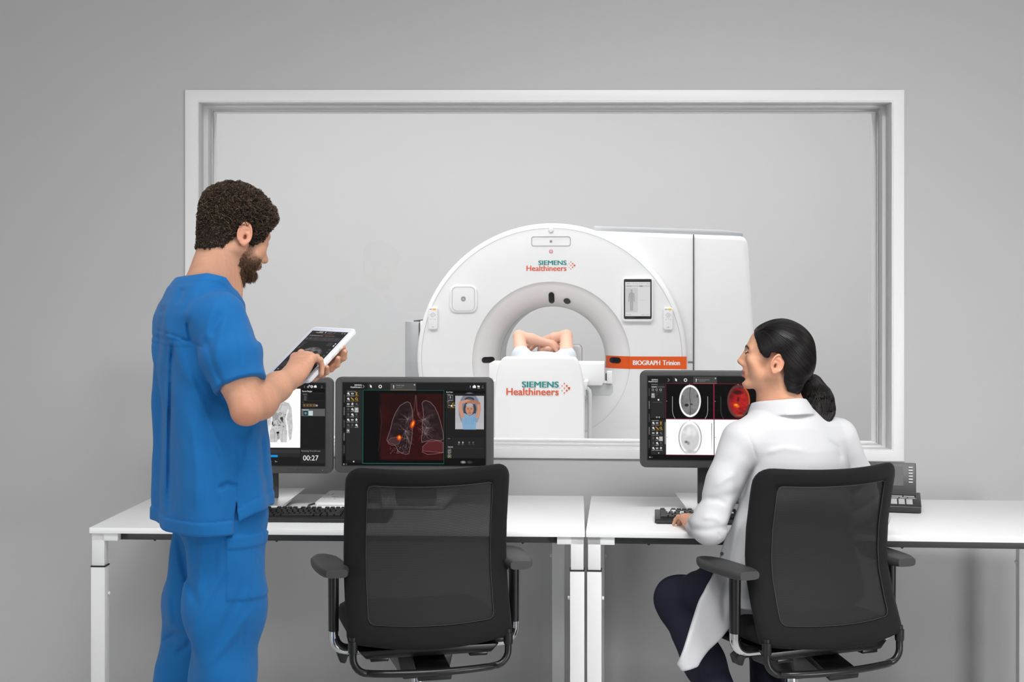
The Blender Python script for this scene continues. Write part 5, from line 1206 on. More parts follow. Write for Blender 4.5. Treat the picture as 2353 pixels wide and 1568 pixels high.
def man_col(v):
    c = scb(v); q = HM.L(v.astype(np.float32)); ax = np.abs(q[:, 0]); near = (np.abs(q).max(1) < 0.16)
    # stubble area, brows, lips, ear
    be = sstep(0.004, -0.012, poly_sd(q[:, 1], q[:, 2], [(0.024, -0.012), (0.046, -0.042), (0.082, -0.048), (0.112, -0.052), (0.118, -0.12), (0.06, -0.13), (0.024, -0.098), (0.004, -0.066), (0.012, -0.03)]))*near
    be *= (0.75+0.25*wob(v.astype(np.float32), 500, 9)); lip = sstep(0.0035, 0, np.abs(q[:, 2]+0.069))*sstep(0.088, 0.094, q[:, 1])*near
    c = c*(1-0.62*be[:, None])+np.array((88, 64, 50))*(0.62*be[:, None]); c = c*(1-.5*lip[:, None])+np.array((178, 104, 92))*(.5*lip[:, None])
    br_ = sstep(0.006, 0.002, np.abs(q[:, 2]-0.019-0.05*(0.05-ax)*0.1))*sstep(0.008, 0.014, ax)*sstep(0.05, 0.042, ax)*sstep(0.06, 0.07, q[:, 1])*near; c = c*(1-.75*br_[:, None])+np.array((74, 50, 36))*.75*br_[:, None]
    el = np.exp(-((v-ELR-A((0, -0.03, -0.03)))**2).sum(1)/0.045**2)[:, None]; c = c*(1-.35*el)+np.array((202, 122, 96))*.35*el
    ear = (sstep(0.066, 0.074, ax)*(np.abs(q[:, 2]+.01) < .05)*(np.abs(q[:, 1]) < .05))[:, None]; return c*(1-.3*ear)+np.array((214, 140, 116))*.3*ear
MAN = org('person', merge([mh, ma, ml, mw]), M_skin, None, man_col, 1)
tag(MAN, 'standing man in blue scrubs with curly brown hair and beard, holding a tablet', 'person')
HM.eyes(MAN, M_eyew, M_iris, (0.0, 1, -0.5)); HANDR.nails(MAN, M_nail); HANDL.nails(MAN, M_nail)
# ---- hair: dark base plus curls; beard
M_hairm = attr_mat('curly_hair', rough=0.7, spec=0.2, bump=0.6, bscale=260)
HP = [(0.100, 0.078), (0.078, 0.060), (0.060, 0.040), (0.046, 0.000), (0.030, -0.026), (0.016, -0.024), (0.010, 0.014), (-0.010, 0.026), (-0.030, 0.010), (-0.038, -0.030), (-0.052, -0.062), (-0.09, -0.078), (-0.16, -0.075), (-0.16, 0.18), (0.16, 0.18), (0.16, 0.078)]
def hair_base(p):
    q = HM.L(p); d = ell(q, (0, -0.010, 0.036), (0.0745, 0.096, 0.080)); d = smin(d, ell(q, (0, 0.036, 0.012), (0.062, 0.056, 0.076)), 0.02); d = smin(d, cap(q, (0, -0.04, -0.03), (0, -0.035, -0.09), 0.056), 0.03)
    thick = 0.006+0.009*sstep(0.02, 0.09, q[:, 2])+0.002*sstep(0.03, 0.08, q[:, 1])-0.005*sstep(-0.02, -0.07, q[:, 2]); d = d-thick-0.004*wob(q, 190, 5)*sstep(-.06, 0, q[:, 2])
    return smax(d, poly_sd(q[:, 1], q[:, 2], HP)+0.003*wob(q, 260, 6), 0.006)*HM.s
hb = isosurf(hair_base, *box_of([HM.W((x, y, z)) for x in (-.1, .1) for y in (-.14, .13) for z in (-.09, .15)], 0.01), 0.0032)
r = np.random.default_rng(11); pick = r.choice(len(hb[0]), 11000, replace=True); base = hb[0][pick]
e_ = 0.002; nn = np.stack([hair_base((base+e_*A(k)).astype(np.float32))-hair_base((base-e_*A(k)).astype(np.float32)) for k in ((1, 0, 0), (0, 1, 0), (0, 0, 1))], 1); nn /= np.linalg.norm(nn, axis=1, keepdims=True)+1e-9
K = len(base); M_ = 12; t1 = r.normal(size=(K, 3)); t1 -= nn*(t1*nn).sum(1, keepdims=True); t1 /= np.linalg.norm(t1, axis=1, keepdims=True); t2 = np.cross(nn, t1)
ss = np.linspace(0, 1, M_)[None, :, None]; rad = r.uniform(0.002, 0.0045, (K, 1, 1)); turns = r.uniform(0.8, 1.7, (K, 1, 1))*2*PI; ph0 = r.uniform(0, 6.3, (K, 1, 1)); ln = r.uniform(0.006, 0.018, (K, 1, 1))
lowz = sstep(-0.05, 0.03, HM.L(base.astype(np.float32))[:, 2])[:, None, None]*0.55+0.45; rad = rad*lowz
an = turns*ss+ph0; cur = base[:, None]+nn[:, None]*(-0.003+0.010*np.sin(ss*PI*0.9)*lowz)+t1[:, None]*(ln*(ss-0.4))*lowz+(t2[:, None]*np.cos(an)+nn[:, None]*np.sin(an))*rad
st = strands(cur, np.linspace(1.0, 0.45, M_)*0.0008, 3)
hcol = np.concatenate([np.tile(A((36, 30, 26)), (len(hb[0]), 1)), np.repeat(A((64, 53, 44))+r.normal(0, 1, (K, 1))*A((19, 17, 14))+r.random((K, 1))**5*A((60, 48, 36)), M_*3, axis=0)])
org('hair', merge([hb, st]), M_hairm, MAN, lambda v: hcol, 0)
BP = [(0.020, -0.022), (0.042, -0.048), (0.080, -0.048), (0.114, -0.050), (0.118, -0.12), (0.06, -0.13), (0.012, -0.098), (-0.000, -0.06), (0.010, -0.034)]
ql = HM.L(mh[0].astype(np.float32)); bd = poly_sd(ql[:, 1], ql[:, 2], BP); okb = np.where((bd < -0.001) & ~((ql[:, 2] < -0.088) & (ql[:, 1] < 0.024)) & (np.abs(ql[:, 0]) < 0.075) & ~((np.abs(ql[:, 2]+0.069) < 0.006) & (ql[:, 1] > 0.088)))[0]
pick = r.choice(okb, 9000); dens_ = np.clip(0.35+(-0.050-ql[pick, 2])*16, 0.22, 1.0); pick = pick[r.random(len(pick)) < dens_]; base = mh[0][pick]
nn = np.stack([man_head((base+e_*A(k)).astype(np.float32))-man_head((base-e_*A(k)).astype(np.float32)) for k in ((1, 0, 0), (0, 1, 0), (0, 0, 1))], 1); nn /= np.linalg.norm(nn, axis=1, keepdims=True)+1e-9
dn = -HM.R[:, 2]*0.9+HM.R[:, 1]*0.25; K = len(base); ss = np.linspace(0, 1, 5)[None, :, None]; L_ = (0.0035+0.0045*np.clip(-0.06-HM.L(base.astype(np.float32))[:, 2], 0, 0.05)/0.05)[:, None, None]
d0 = dn+r.normal(0, .35, (K, 3)); bs = base[:, None]-nn[:, None]*0.001+nn[:, None]*(L_*0.55*ss)+d0[:, None]*(L_*0.9*ss**1.5)
stb = strands(bs, np.linspace(1, .4, 5)*0.00045, 3); bcol = np.repeat(A((100, 76, 58))+r.normal(0, 1, (K, 1))*A((24, 20, 17)), 15, axis=0)
org('beard', stb, M_hairm, MAN, lambda v: bcol, 0)
# ---- scrub top
M_scrub = mat('blue_scrub_cloth', rgb(18, 104, 170), 0.75, spec=0.2, noise=0.03, nscale=300, bump=0.3, bscale=1400, sheen=0.10)
ZT_ = [0.80, 0.93, 1.03, 1.14, 1.29, 1.36, 1.404, 1.44, 1.47, 1.514, 1.540, 1.57]
XC_ = [491, 491, 489, 485, 479, 475, 471, 466, 461, 464, 478, 486]
HW_ = [.156, .156, .152, .146, .140, .137, .130, .120, .107, .088, .074, .060]
def px2x(px, Y): return (px-CX)/F*Y
def man_top(p):
    z = p[:, 2]; H = np.interp(z, ZT_, HW_); X0 = px2x(np.interp(z, ZT_, XC_), 3.6); ra = np.interp(z, [1.36, 1.45, 1.54], [1.4, 1.75, 1.6])
    dx, dy = p[:, 0]-X0, p[:, 1]-3.6; u = dx*br[0]+dy*br[1]; v = dx*bf[0]+dy*bf[1]; a, b = H*ra, H*0.93
    d = (np.sqrt((u/a)**2+(v/b)**2)-1)*np.minimum(a, b)
    ang = np.arctan2(v, u)
    # drape: vertical folds under the yoke, stronger lower down
    low = sstep(1.40, 1.20, z); fold = 0.5*np.sin(ang*9+3.0*wob(p, 5, 21, (1, 1, .35)))+0.5*np.sin(ang*5.0+1.0+2.2*wob(p, 6, 23, (1, 1, .3)))
    d = d+0.0115*low*fold+0.006*wob(p, 14, 31, (1, 1, .45))+0.0035*wob(p, 30, 33, (1, 1, 0.5))+0.0016*wob(p, 70, 35, (1, 1, 0.6))
    # diagonal pull creases running down from the shoulder
    dg = u*0.55+(z-1.40)*0.35-v*0.2; d = d-0.0075*np.exp(-((np.sin(dg*38+1.6*wob(p, 8, 41)))/0.42)**2)*sstep(1.18, 1.36, z)*sstep(1.50, 1.42, z)*(v < 0.05)
    # yoke seam and centre pleat on the back
    back = sstep(0.0, -0.04, v); d = d+0.0022*np.exp(-((z-1.388+0.03*u)/0.0028)**2)*back+0.0016*np.exp(-((z-1.372+0.03*u)/0.002)**2)*back
        # sleeve
    cuff = SHR*.04+ELR*.96; ax_ = nrm(ELR-SHR); sl = chain(p, [SHR+A((-.004, 0.006, 0.0)), SHR*.55+ELR*.45, cuff], [0.071, 0.070, 0.067], 0.03)
    tt_ = (p-SHR.astype(np.float32)) @ ax_.astype(np.float32); cl = float((cuff-SHR) @ ax_); sl = sl+0.006*wob(p, 20, 51, (1, 1, .5))*sstep(0, .1, tt_)+0.002*wob(p, 60, 52, (1, 1, .5))+0.0035*np.sin(tt_*60+3*wob(p, 12, 55))*sstep(0.05, 0.1, tt_)*sstep(.2, .12, tt_)
    sl = sl-0.002*sstep(cl-0.024, cl-0.021, tt_)+0.0015*np.exp(-((tt_-cl+0.022)/0.0016)**2)
    sl = smax(sl, tt_-cl-0.006*wob(p, 18, 57), 0.004); arm = cap(p, SHR, ELR, 0.058, 0.050); sl = smax(sl, -(np.maximum(arm-0.016, (cl-0.05)-tt_)), 0.004)
    d = smin(d, sl, 0.014)
    cuffl = SHL*.25+ELL*.75; d = smin(d, chain(p, [SHL+A((.02, -.02, -.02)), cuffl], [0.066, 0.074], 0.03), 0.03)
    d = d+crease(p, [([(399, 776), (393, 850), (389, 1000), (387, 1180)], 5.5, 9.0), ([(393, 800), (384, 950), (380, 1150)], 9, -5), ([(431, 738), (434, 765), (441, 790)], 5, 7), ([(468, 765), (492, 845), (522, 905)], 6, 4), ([(408, 785), (432, 850), (478, 960), (528, 1090)], 9, -5.5), ([(420, 800), (455, 900), (500, 1020)], 10, 4.5),
        ([(563, 688), (577, 735), (592, 792)], 6, 8), ([(560, 985), (546, 1100)], 9, 5), ([(580, 985), (566, 1060)], 8, -5), ([(498, 1126), (522, 1112), (546, 1118)], 6, 5), ([(500, 690), (478, 740), (470, 790)], 10, -5), ([(522, 720), (500, 790), (496, 850)], 9, -4.5), ([(512, 715), (487, 775)], 8, 5), ([(548, 740), (556, 800), (562, 860)], 9, -4), ([(380, 690), (368, 760), (364, 830)], 8, 4),
        ([(610, 985), (618, 1080), (622, 1140)], 8, -4), ([(600, 1000), (604, 1100)], 8, 4), ([(356, 757), (398, 771), (440, 788), (474, 802)], 2.6, 3.2), ([(356, 762), (398, 777), (440, 793)], 2.2, -1.5), ([(450, 668), (440, 700), (428, 735)], 9, -4), ([(420, 660), (410, 700)], 7, 4), ([(470, 1000), (490, 1100), (500, 1180)], 10, 4), ([(440, 960), (452, 1080), (450, 1180)], 10, -4)], 3.66)
    # hem: back lower than the front, slit at the side
    X = p[:, 0]; sl_x = px2x(549, 3.46); hem = np.where(X < sl_x, 0.917+0.012*sstep(-0.84, -0.90, X), 0.940+0.030*sstep(-0.685, -0.60, X)); d = d-0.003*sstep(hem+0.035, hem+0.031, z)+0.0015*np.exp(-((z-hem-0.034)/0.0018)**2)
    d = smax(d, hem-z, 0.003)
    slit = np.abs(X-sl_x-0.06*(1.005-z)*0.4)-0.0045*sstep(1.008, 0.93, z)*1.6; d = smax(d, -np.maximum(np.maximum(slit, z-1.005), p[:, 1]-3.55), 0.002)
    d = d+0.0025*np.exp(-((X-sl_x)/0.002)**2)*sstep(1.005, 1.01, z)*sstep(1.20, 1.1, z)*(p[:, 1] < 3.56)
    # neckline
    zc = np.interp(v, [-0.12, -0.07, -0.02, 0.03, 0.08, 0.13], [1.528, 1.538, 1.546, 1.536, 1.500, 1.44]); nd = man_neck(p)
    d = smin(d, smax(nd-0.012, 1.47-z, 0.02), 0.03)
    d = smax(d, -np.maximum(zc-z, nd-0.075), 0.004); d = d-0.002*sstep(zc-0.016, zc-0.012, z)*(nd < 0.07)
    d = smax(d, -np.maximum(nd-0.005, zc-0.035-z), 0.003)
    return d
top = isosurf(man_top, (-0.99, 3.29, 0.90), (-0.50, 3.95, 1.575), 0.0034)
TOP = org('scrub_top', top, M_scrub, MAN, None, 1)
# ---- trousers
def man_trous(p):
    z = p[:, 2]; d = None
    for i, (h, k, a) in enumerate(((HIR, KNR, ANR), (HIL, KNL, ANL))):
        e = chain(p, [h+A((0.010*(1 if i == 0 else 0.5), 0, 0.03)), h*.5+k*.5, k, k*.4+a*.6, a+UP*-.05], [0.098, 0.094, 0.076 if i == 0 else 0.070, 0.078, 0.086], 0.04)
        c0 = (h*.5+k*.5); an_ = np.arctan2(p[:, 1]-c0[1], p[:, 0]-c0[0]); sd = 61+i*10
        e = e+0.0060*np.sin(an_*3+14*z+2*wob(p, 7, sd))*sstep(0.95, 0.75, z)+0.004*wob(p, 16, sd+1, (1, 1, .6))+0.0025*np.exp(-((np.sin((z+0.45*(p[:, 0]-c0[0]))*16+2.4*wob(p, 6, sd+3)))/0.45)**2)*sstep(0.78, 0.66, z)
        d = e if d is None else smin(d, e, 0.018)
    tor = cap(p, PEL+UP*0.10-br*0.05+A((-.006, 0, 0)), PEL+br*0.05+UP*0.02+A((-.006, 0, 0)), 0.122, 0.122); d = smin(d, tor, 0.03)
    d = d+crease(p, [([(408, 1225), (425, 1310), (452, 1392)], 9, 7), ([(528, 1285), (480, 1370), (452, 1420), (442, 1500)], 10, -6), ([(370, 1478), (398, 1458), (428, 1462)], 6, 7), ([(402, 1508), (430, 1486), (438, 1470)], 7, 6), ([(385, 1370), (392, 1440)], 8, -5), ([(560, 1330), (545, 1380), (500, 1470)], 10, 5), ([(585, 1395), (530, 1470), (480, 1530)], 9, -5), ([(470, 1230), (462, 1300), (456, 1380)], 8, -4), ([(498, 1240), (490, 1330)], 9, 4), ([(430, 1230), (436, 1290)], 7, -4)], 3.80)
    # cargo pocket with flap on the near thigh
    X = p[:, 0]; Yf = p[:, 1] < 3.52; x0, x1 = px2x(517, 3.40), px2x(640, 3.40); zt, zb_ = CH-(1236-HY)/F*3.4, CH-(1384-HY)/F*3.4
    tl_ = 0.04*(X-x0); m = sstep(x0-0.002, x0+0.001, X)*sstep(zb_-.002, zb_+.001, z+tl_*0.5)*sstep(zt+.001, zt-.002, z+tl_*.2)*Yf; fl = m*sstep(zt-0.034, zt-0.030, z)
    d = d-0.0042*m-0.0035*fl+0.002*np.exp(-((z-zt+0.0335)/0.0018)**2)*m
    sx = px2x(566, 3.40)+0.03*np.sin((z-.75)*7); d = d+0.0022*np.exp(-((X-sx)/0.0022)**2)*Yf*sstep(0.96, 0.94, z)
    return smax(smax(d, z-1.03, 0.01), 0.03-z, 0.004)
tr = isosurf(man_trous, (-1.02, 3.31, 0.02), (-0.50, 3.90, 1.05), 0.0042)
TRO = org('scrub_trousers', tr, M_scrub, MAN, None, 1)
M_shoe = mat('white_clog', rgb(225), 0.45, noise=0.01)
for a in (ANR, ANL):
    s0 = A((a[0], a[1], 0.0)); sh_ = isosurf(lambda p, s0=s0: smax(smin(cap(p, s0-bf*0.04+UP*0.04, s0+bf*0.15+UP*0.03, 0.045, 0.042), cap(p, s0-bf*.03+UP*.05, s0+bf*.04+UP*.07, .042, .04), .03), 0.001-p[:, 2], 0.003), *box_of([s0-bf*0.1, s0+bf*0.21+UP*0.11], 0.06), 0.005)
    org('shoe', sh_, M_shoe, MAN, None, 1)
# ---- tablet
TB = thing('tablet', 'white cased tablet with dark scan screen held by the man in blue scrubs', 'tablet', TC); TB.rotation_mode = 'QUATERNION'
Mx = Matrix((TW, -TN, TL)).transposed(); TB.rotation_quaternion = Mx.to_quaternion()      # local x = width, y = into the back, z = length
M_tabc = mat('tablet_white', rgb(232, 233, 238), 0.35, noise=0.005)
obj('tablet_case', MB().prism(rrect(2*HWT, 2*HLT, 0.013, 8), -0.003, 0.010), M_tabc, TB, bevel=0.003, seg=3)
obj('front_glass', MB().prism(rrect(2*HWT-0.010, 2*HLT-0.010, 0.010, 8), -0.0036, 0.0), mat('tablet_front', rgb(220, 221, 232), 0.12, noise=0.004), TB, bevel=0.0004)
c = Canvas(120, 166, (28, 27, 29), 1.3); c.rect(0, 0, 120, 12, (36,)*3); c.ell(38, 6, 2.4, 2.4, G2); c.ell(48, 5, 1.4, 3, WH); c.scrib(56, 3, 14, G1, 2); c.scrib(56, 6.5, 14, G1, 2); c.line([(76, 8), (80, 3)], G1, .7); c.rect(40, 13, 82, 14, (130, 50, 44)); c.ell(104, 6, 2, 2.4, G1); c.ell(112, 6, 2.4, 2.4, G1)
c.scrib(4, 18, 46, WH, 2.6); c.scrib(56, 18, 32, G1, 2.4); c.rect(0, 24, 120, 40, (52, 50, 53)); c.ell(6, 32, 3, 3, (90,)*3); c.ell(18, 31, 3, 3, G2)
for x in (30, 60, 78, 98): c.scrib(x, 28, 14, G2, 2); c.scrib(x, 32.5, 10, (110,)*3, 2)
for q in range(8): c.scrib(4, 46+q*3.6, 14-q, (120,)*3, 1.6)
for q in range(4): c.scrib(88, 46+q*3, 16, (110,)*3, 1.5)
c.ell(113, 48, 2, 3, WH); c.ell(113, 56, 2.4, 3.2, WH)
for y in (72, 82, 96): c.ell(112, y, 3, 2.4, (120,)*3); c.ell(112, y, 1.6, 1.2, (40,)*3)
n_ = fbm(c.X.shape, 14, 2); bm_ = c.ell(60, 92, 34, 26, (150, 150, 152), .9, 6); c.put(bm_*np.clip(n_*2-.6, 0, 1), (40,)*3, .8); c.ell(46, 92, 11, 14, (34,)*3, .9, 3); c.ell(74, 92, 11, 14, (34,)*3, .9, 3); c.ell(60, 100, 5, 5, (200,)*3, .8, 3)
for q in range(7): c.scrib(4, 124+q*3.4, 16, (110,)*3, 1.6)
c.ell(8, 156, 2.4, 2.4, G1); c.scrib(16, 155, 12, G2, 2)
o = c.mesh('screen', 2*HWT-0.026, 2*HLT-0.044, attr_mat('tablet_picture', emit=0.9, rough=0.15, spec=0.3), TB, -0.0038); o.location = (0, 0, 0.002)
mb = MB(); put_text(mb, 'SIEMENS', 0.01, -0.036, 0.0865, width=0.014, y=-0.0042, bold=0, ext=0.00005, height=0.0022); obj('screen_text', mb, M_txtw, TB, angle=None)
mb = MB(); put_text(mb, 'Healthineers', 0.01, -0.045, 0.0830, width=0.023, y=-0.0042, bold=0, ext=0.00005, height=0.0026); obj('screen_text', mb, M_txtw, TB, angle=None)
obj('front_camera', MB().lathe([(0.0002, -0.0040), (0.0013, -0.0040), (0.0014, -0.0034)], (0, 0, HLT-0.0125), 'y', 12), M_greyp, TB)
obj('home_button', MB().lathe([(0.0058, -0.0036), (0.0058, -0.0040), (0.0050, -0.0040), (0.0050, -0.0036)], (0, 0, -HLT+0.0125), 'y', 24, closed=True), M_greyp, TB)
# ================= woman in the white coat =================
CY = math.radians(22); cf, cr = A((-math.sin(CY), math.cos(CY), 0)), A((math.cos(CY), math.sin(CY), 0))
ps, pt_ = math.radians(17), math.radians(11)
wf_ = A((-math.cos(ps)*math.cos(pt_), math.sin(ps)*math.cos(pt_), math.sin(pt_))); wu = A((math.cos(ps)*math.sin(pt_), -math.sin(ps)*math.sin(pt_), math.cos(pt_))); wr = np.cross(wf_, wu)
HW0 = A(P(1785, 837, 4.29))+0.071*wr+0.016*wf_+0.011*wu
HF = Head(HW0, wf_, wu, 0.96, True, jaw=1.08)
NW = A(P(1800, 938, 4.385)); PW = A((0.885, 4.405, 0.62)); CW = A((0.868, 4.405, 0.95))
SLW, SRW = A(P(1702, 1012, 4.32)), A(P(1930, 1005, 4.47))
ELW, WLW = A(P(1631, 1210, 4.29)), A(P(1599, 1209, 4.515))
ERW, WRW = A((1.13, 4.48, 0.80)), A((0.93, 4.62, 0.780))
def w_neck(p):
    d = cap(p, HF.W((0, -0.030, -0.05)), NW+A((0.0, 0, 0.0)), 0.048, 0.053); return smin(d, cap(p, HF.W((0, 0.014, -0.085)), NW+cf*0.03+A((-0.02, 0, -0.03)), 0.032, 0.036), 0.03)
def w_head(p):
    d = smin(HF.f(p), w_neck(p), 0.018); return smin(d, cap(p, NW-A((0, 0, 0.03)), CW, 0.07, 0.10), 0.05)
HDL = Hand(WLW, A(P(1584, 1190, 4.60))-WLW, A((0.25, -0.25, 1)), 1, [(0.45, 0.55, 0.3), (0.45, 0.6, 0.3), (0.4, 0.6, 0.3), (0.25, 0.6, 0.4)], 1.3, None, 0.92)
HDR = Hand(WRW, A((-0.12, 0.09, 0.0)), A((0, 0, 1)), -1, [(0.4, 0.55, 0.3)]*4, 1.2, None, 0.92)
def w_arms(p):
    d = smin(chain(p, [SLW, ELW, ELW*.3+WLW*.7, WLW], [0.05, 0.042, 0.032, 0.025], 0.02), HDL.f(p), 0.014); e = smin(chain(p, [SRW, ERW, ERW*.3+WRW*.7, WRW], [0.05, 0.042, 0.032, 0.025], 0.02), HDR.f(p), 0.014); return np.minimum(d, e)
HLW, HRW = PW-cr*0.095, PW+cr*0.095
KLW, KRW = A(P(1553, 1378, 4.64)), A((0.87, 4.80, 0.55)); ALW, ARW = A((0.70, 4.34, 0.12)), A((0.79, 4.42, 0.12))
def w_legs(p):
    d = smin(cap(p, CW, PW, 0.10, 0.11), chain(p, [HLW, KLW, ALW], [0.07, 0.05, 0.035], 0.03), 0.03); return smin(d, chain(p, [HRW, KRW, ARW], [0.07, 0.05, 0.035], 0.03), 0.03)
wh = isosurf(w_head, *box_of([HF.W((x, y, z)) for x in (-.09, .09) for y in (-.12, .135) for z in (-.13, .125)]+[NW-A((.06, .06, .12)), NW+A((.07, .07, 0))], 0.012), 0.0021)
wa = isosurf(w_arms, *box_of([SLW, ELW, WLW, SRW, ERW, WRW]+HDL.tips()+HDR.tips(), 0.06), 0.0026)
wl_ = isosurf(w_legs, *box_of([CW, KLW, KRW, ALW, ARW, HRW], 0.12), 0.012)
scw = skin_cols((212, 158, 128), 7, 5)
def w_col(v):
    c = scw(v); q = HF.L(v.astype(np.float32)); ax = np.abs(q[:, 0]); near = (np.abs(q).max(1) < 0.17)
    zq = np.where(q[:, 2] < -.045, -.045+(q[:, 2]+.045)*HF.jaw, q[:, 2])
    lip = (sstep(0.0125, 0.009, np.abs(zq+0.0705))*sstep(0.079, 0.083, q[:, 1])*sstep(0.026, 0.020, ax)*near)[:, None]; c = c*(1-.75*lip)+np.array((168, 82, 80))*.75*lip
    tee = (sstep(0.0032, 0.0018, np.abs(zq+0.0703))*sstep(0.014, 0.010, ax)*(q[:, 1] > 0.074)*near)[:, None]; c = c*(1-tee)+np.array((236, 230, 224))*tee
    arch = 0.0205+0.10*(ax-0.012)-1.9*np.clip(ax-0.028, 0, 1)**1.0*0.18; bw = (sstep(0.0048, 0.0028, np.abs(q[:, 2]-arch))*sstep(0.007, 0.012, ax)*sstep(0.052, 0.044, ax)*sstep(0.055, 0.062, q[:, 1])*near)[:, None]; c = c*(1-.88*bw)+np.array((34, 24, 22))*.88*bw
    lash = (sstep(0.0034, 0.0018, np.abs(q[:, 2]-0.0052+6*(ax-.031)**2*1.6))*sstep(0.017, 0.014, np.abs(ax-.032))*sstep(.078, .083, q[:, 1])*near)[:, None]; c = c*(1-.85*lash)+np.array((24, 18, 18))*.85*lash
    blush = (np.exp(-(((ax-.047)/.016)**2+((q[:, 1]-.055)/.022)**2+((q[:, 2]+.024)/.016)**2))*near)[:, None]; c = c*(1-.25*blush)+np.array((214, 128, 108))*.25*blush
    ear = (sstep(0.066, 0.074, ax)*(np.abs(q[:, 2]+.01) < .05)*(np.abs(q[:, 1]) < .05))[:, None]; return c*(1-.28*ear)+np.array((210, 134, 112))*.28*ear
WOM = org('person', merge([wh, wa, wl_]), M_skin, None, w_col, 1)
tag(WOM, 'seated woman in white coat with black ponytail, looking left towards the scanner', 'person')
HF.eyes(WOM, M_eyew, M_iris, (-0.55, 0.83, 0.02)); HDL.nails(WOM, M_nail)
# ---- hair
M_hairw = attr_mat('black_hair', rough=0.40, spec=0.32)
WP = [(0.095, 0.090), (0.082, 0.074), (0.064, 0.048), (0.055, 0.034), (0.040, 0.012), (0.024, 0.000), (0.013, 0.004), (0.006, 0.022), (-0.02, 0.026), (-0.036, 0.004), (-0.042, -0.030), (-0.046, -0.062), (-0.064, -0.092), (-0.11, -0.10), (-0.16, -0.06), (-0.16, 0.2), (0.16, 0.2), (0.16, 0.090)]
KN = A(P(1856, 868, 4.415)); 
def whair0(p):
    q = HF.L(p); d = ell(q, (0, -0.010, 0.036), (0.0745, 0.096, 0.080)); d = smin(d, ell(q, (0, 0.036, 0.012), (0.062, 0.056, 0.076)), 0.02); d = smin(d, cap(q, (0, -0.045, -0.02), (0, -0.05, -0.075), 0.052, 0.048), 0.03)
    th = 0.004+0.011*sstep(0.10, -0.02, q[:, 1])*sstep(-0.09, 0.0, q[:, 2]); return (d-th)*HF.s
def whair(p):
    q = HF.L(p); d = whair0(p); k = HF.L(KN[None].astype(np.float32))[0]; d = smin(d, cap(p, HF.W((0, -0.085, 0.0)), KN, 0.034, 0.016), 0.035)
    return smax(d, (poly_sd(q[:, 1], q[:, 2], WP)+0.0015*wob(q, 300, 6))*HF.s, 0.004)
hb = isosurf(whair, *box_of([HF.W((x, y, z)) for x in (-.1, .1) for y in (-.15, .13) for z in (-.11, .15)]+[KN], 0.012), 0.0028)
PT = [A(P(1857, 866, 4.415)), A(P(1867, 886, 4.43)), A(P(1877, 914, 4.435)), A(P(1880, 942, 4.42)), A(P(1876, 966, 4.40)), A(P(1882, 984, 4.385))]; PR = [0.014, 0.029, 0.042, 0.047, 0.038, 0.012]
def tail(p):
    q = p.copy(); q[:, 1] = 4.415+(q[:, 1]-4.415)*1.35; ps_ = [a*A((1, 0, 1))+A((0, 4.415+(a[1]-4.415)*1.35, 0)) for a in PT]; d = chain(q, ps_, PR, 0.02)
    return d/1.2+0.003*wob(p, 60, 3, (1, 1, .35))+0.0012*wob(p, 260, 4, (1, 1, .15))
pt2 = isosurf(tail, *box_of(PT, 0.065), 0.0028)
r = np.random.default_rng(3)
def grad(f, p, e=0.0015):
    g = np.stack([f((p+e*A(k)).astype(np.float32))-f((p-e*A(k)).astype(np.float32)) for k in ((1, 0, 0), (0, 1, 0), (0, 0, 1))], 1); return g/(np.linalg.norm(g, axis=1, keepdims=True)+1e-9)
pk_ = hb[0][r.choice(len(hb[0]), 3000)]; cur = [pk_]; p = pk_.copy()
for i in range(13):
    n = grad(whair, p); t = KN-p; dist = np.linalg.norm(t, axis=1, keepdims=True); t -= n*(t*n).sum(1, keepdims=True)*0.85; t /= np.linalg.norm(t, axis=1, keepdims=True)+1e-9
    p = p+t*np.minimum(0.011, dist*0.5); d = np.clip(whair(p.astype(np.float32))[:, None], -0.01, 0.01); p = p-grad(whair, p)*(d-0.0003); cur.append(p.copy())
cur = np.stack(cur, 1); cur = np.where(np.isfinite(cur), cur, KN); bad = np.linalg.norm(np.diff(cur, axis=1), axis=2).max(1) > 0.03; cur[bad] = cur[~bad][:bad.sum()]; s1 = strands(cur, np.linspace(.8, 1, 14)*0.00055, 3)
K = 1100; th0 = r.uniform(0, 2*PI, K); rr = np.sqrt(r.uniform(.86, 1.16, K)); tt = np.linspace(0, 1, 28); pth = np.stack([np.interp(tt*5, range(6), [a[k] for a in PT]) for k in range(3)], 1); rad = np.interp(tt*5, range(6), PR)
tw = th0[:, None]+r.normal(0, .25, (K, 1))*tt[None]; ex = np.stack([np.cos(tw), 0.78*np.sin(tw), 0*tw], -1); tl = pth[None]+ex*(rad[None, :]*rr[:, None])[..., None]+np.stack([0*tw, 0*tw, -r.uniform(0, .018, (K, 1))*tt[None]**3], -1)

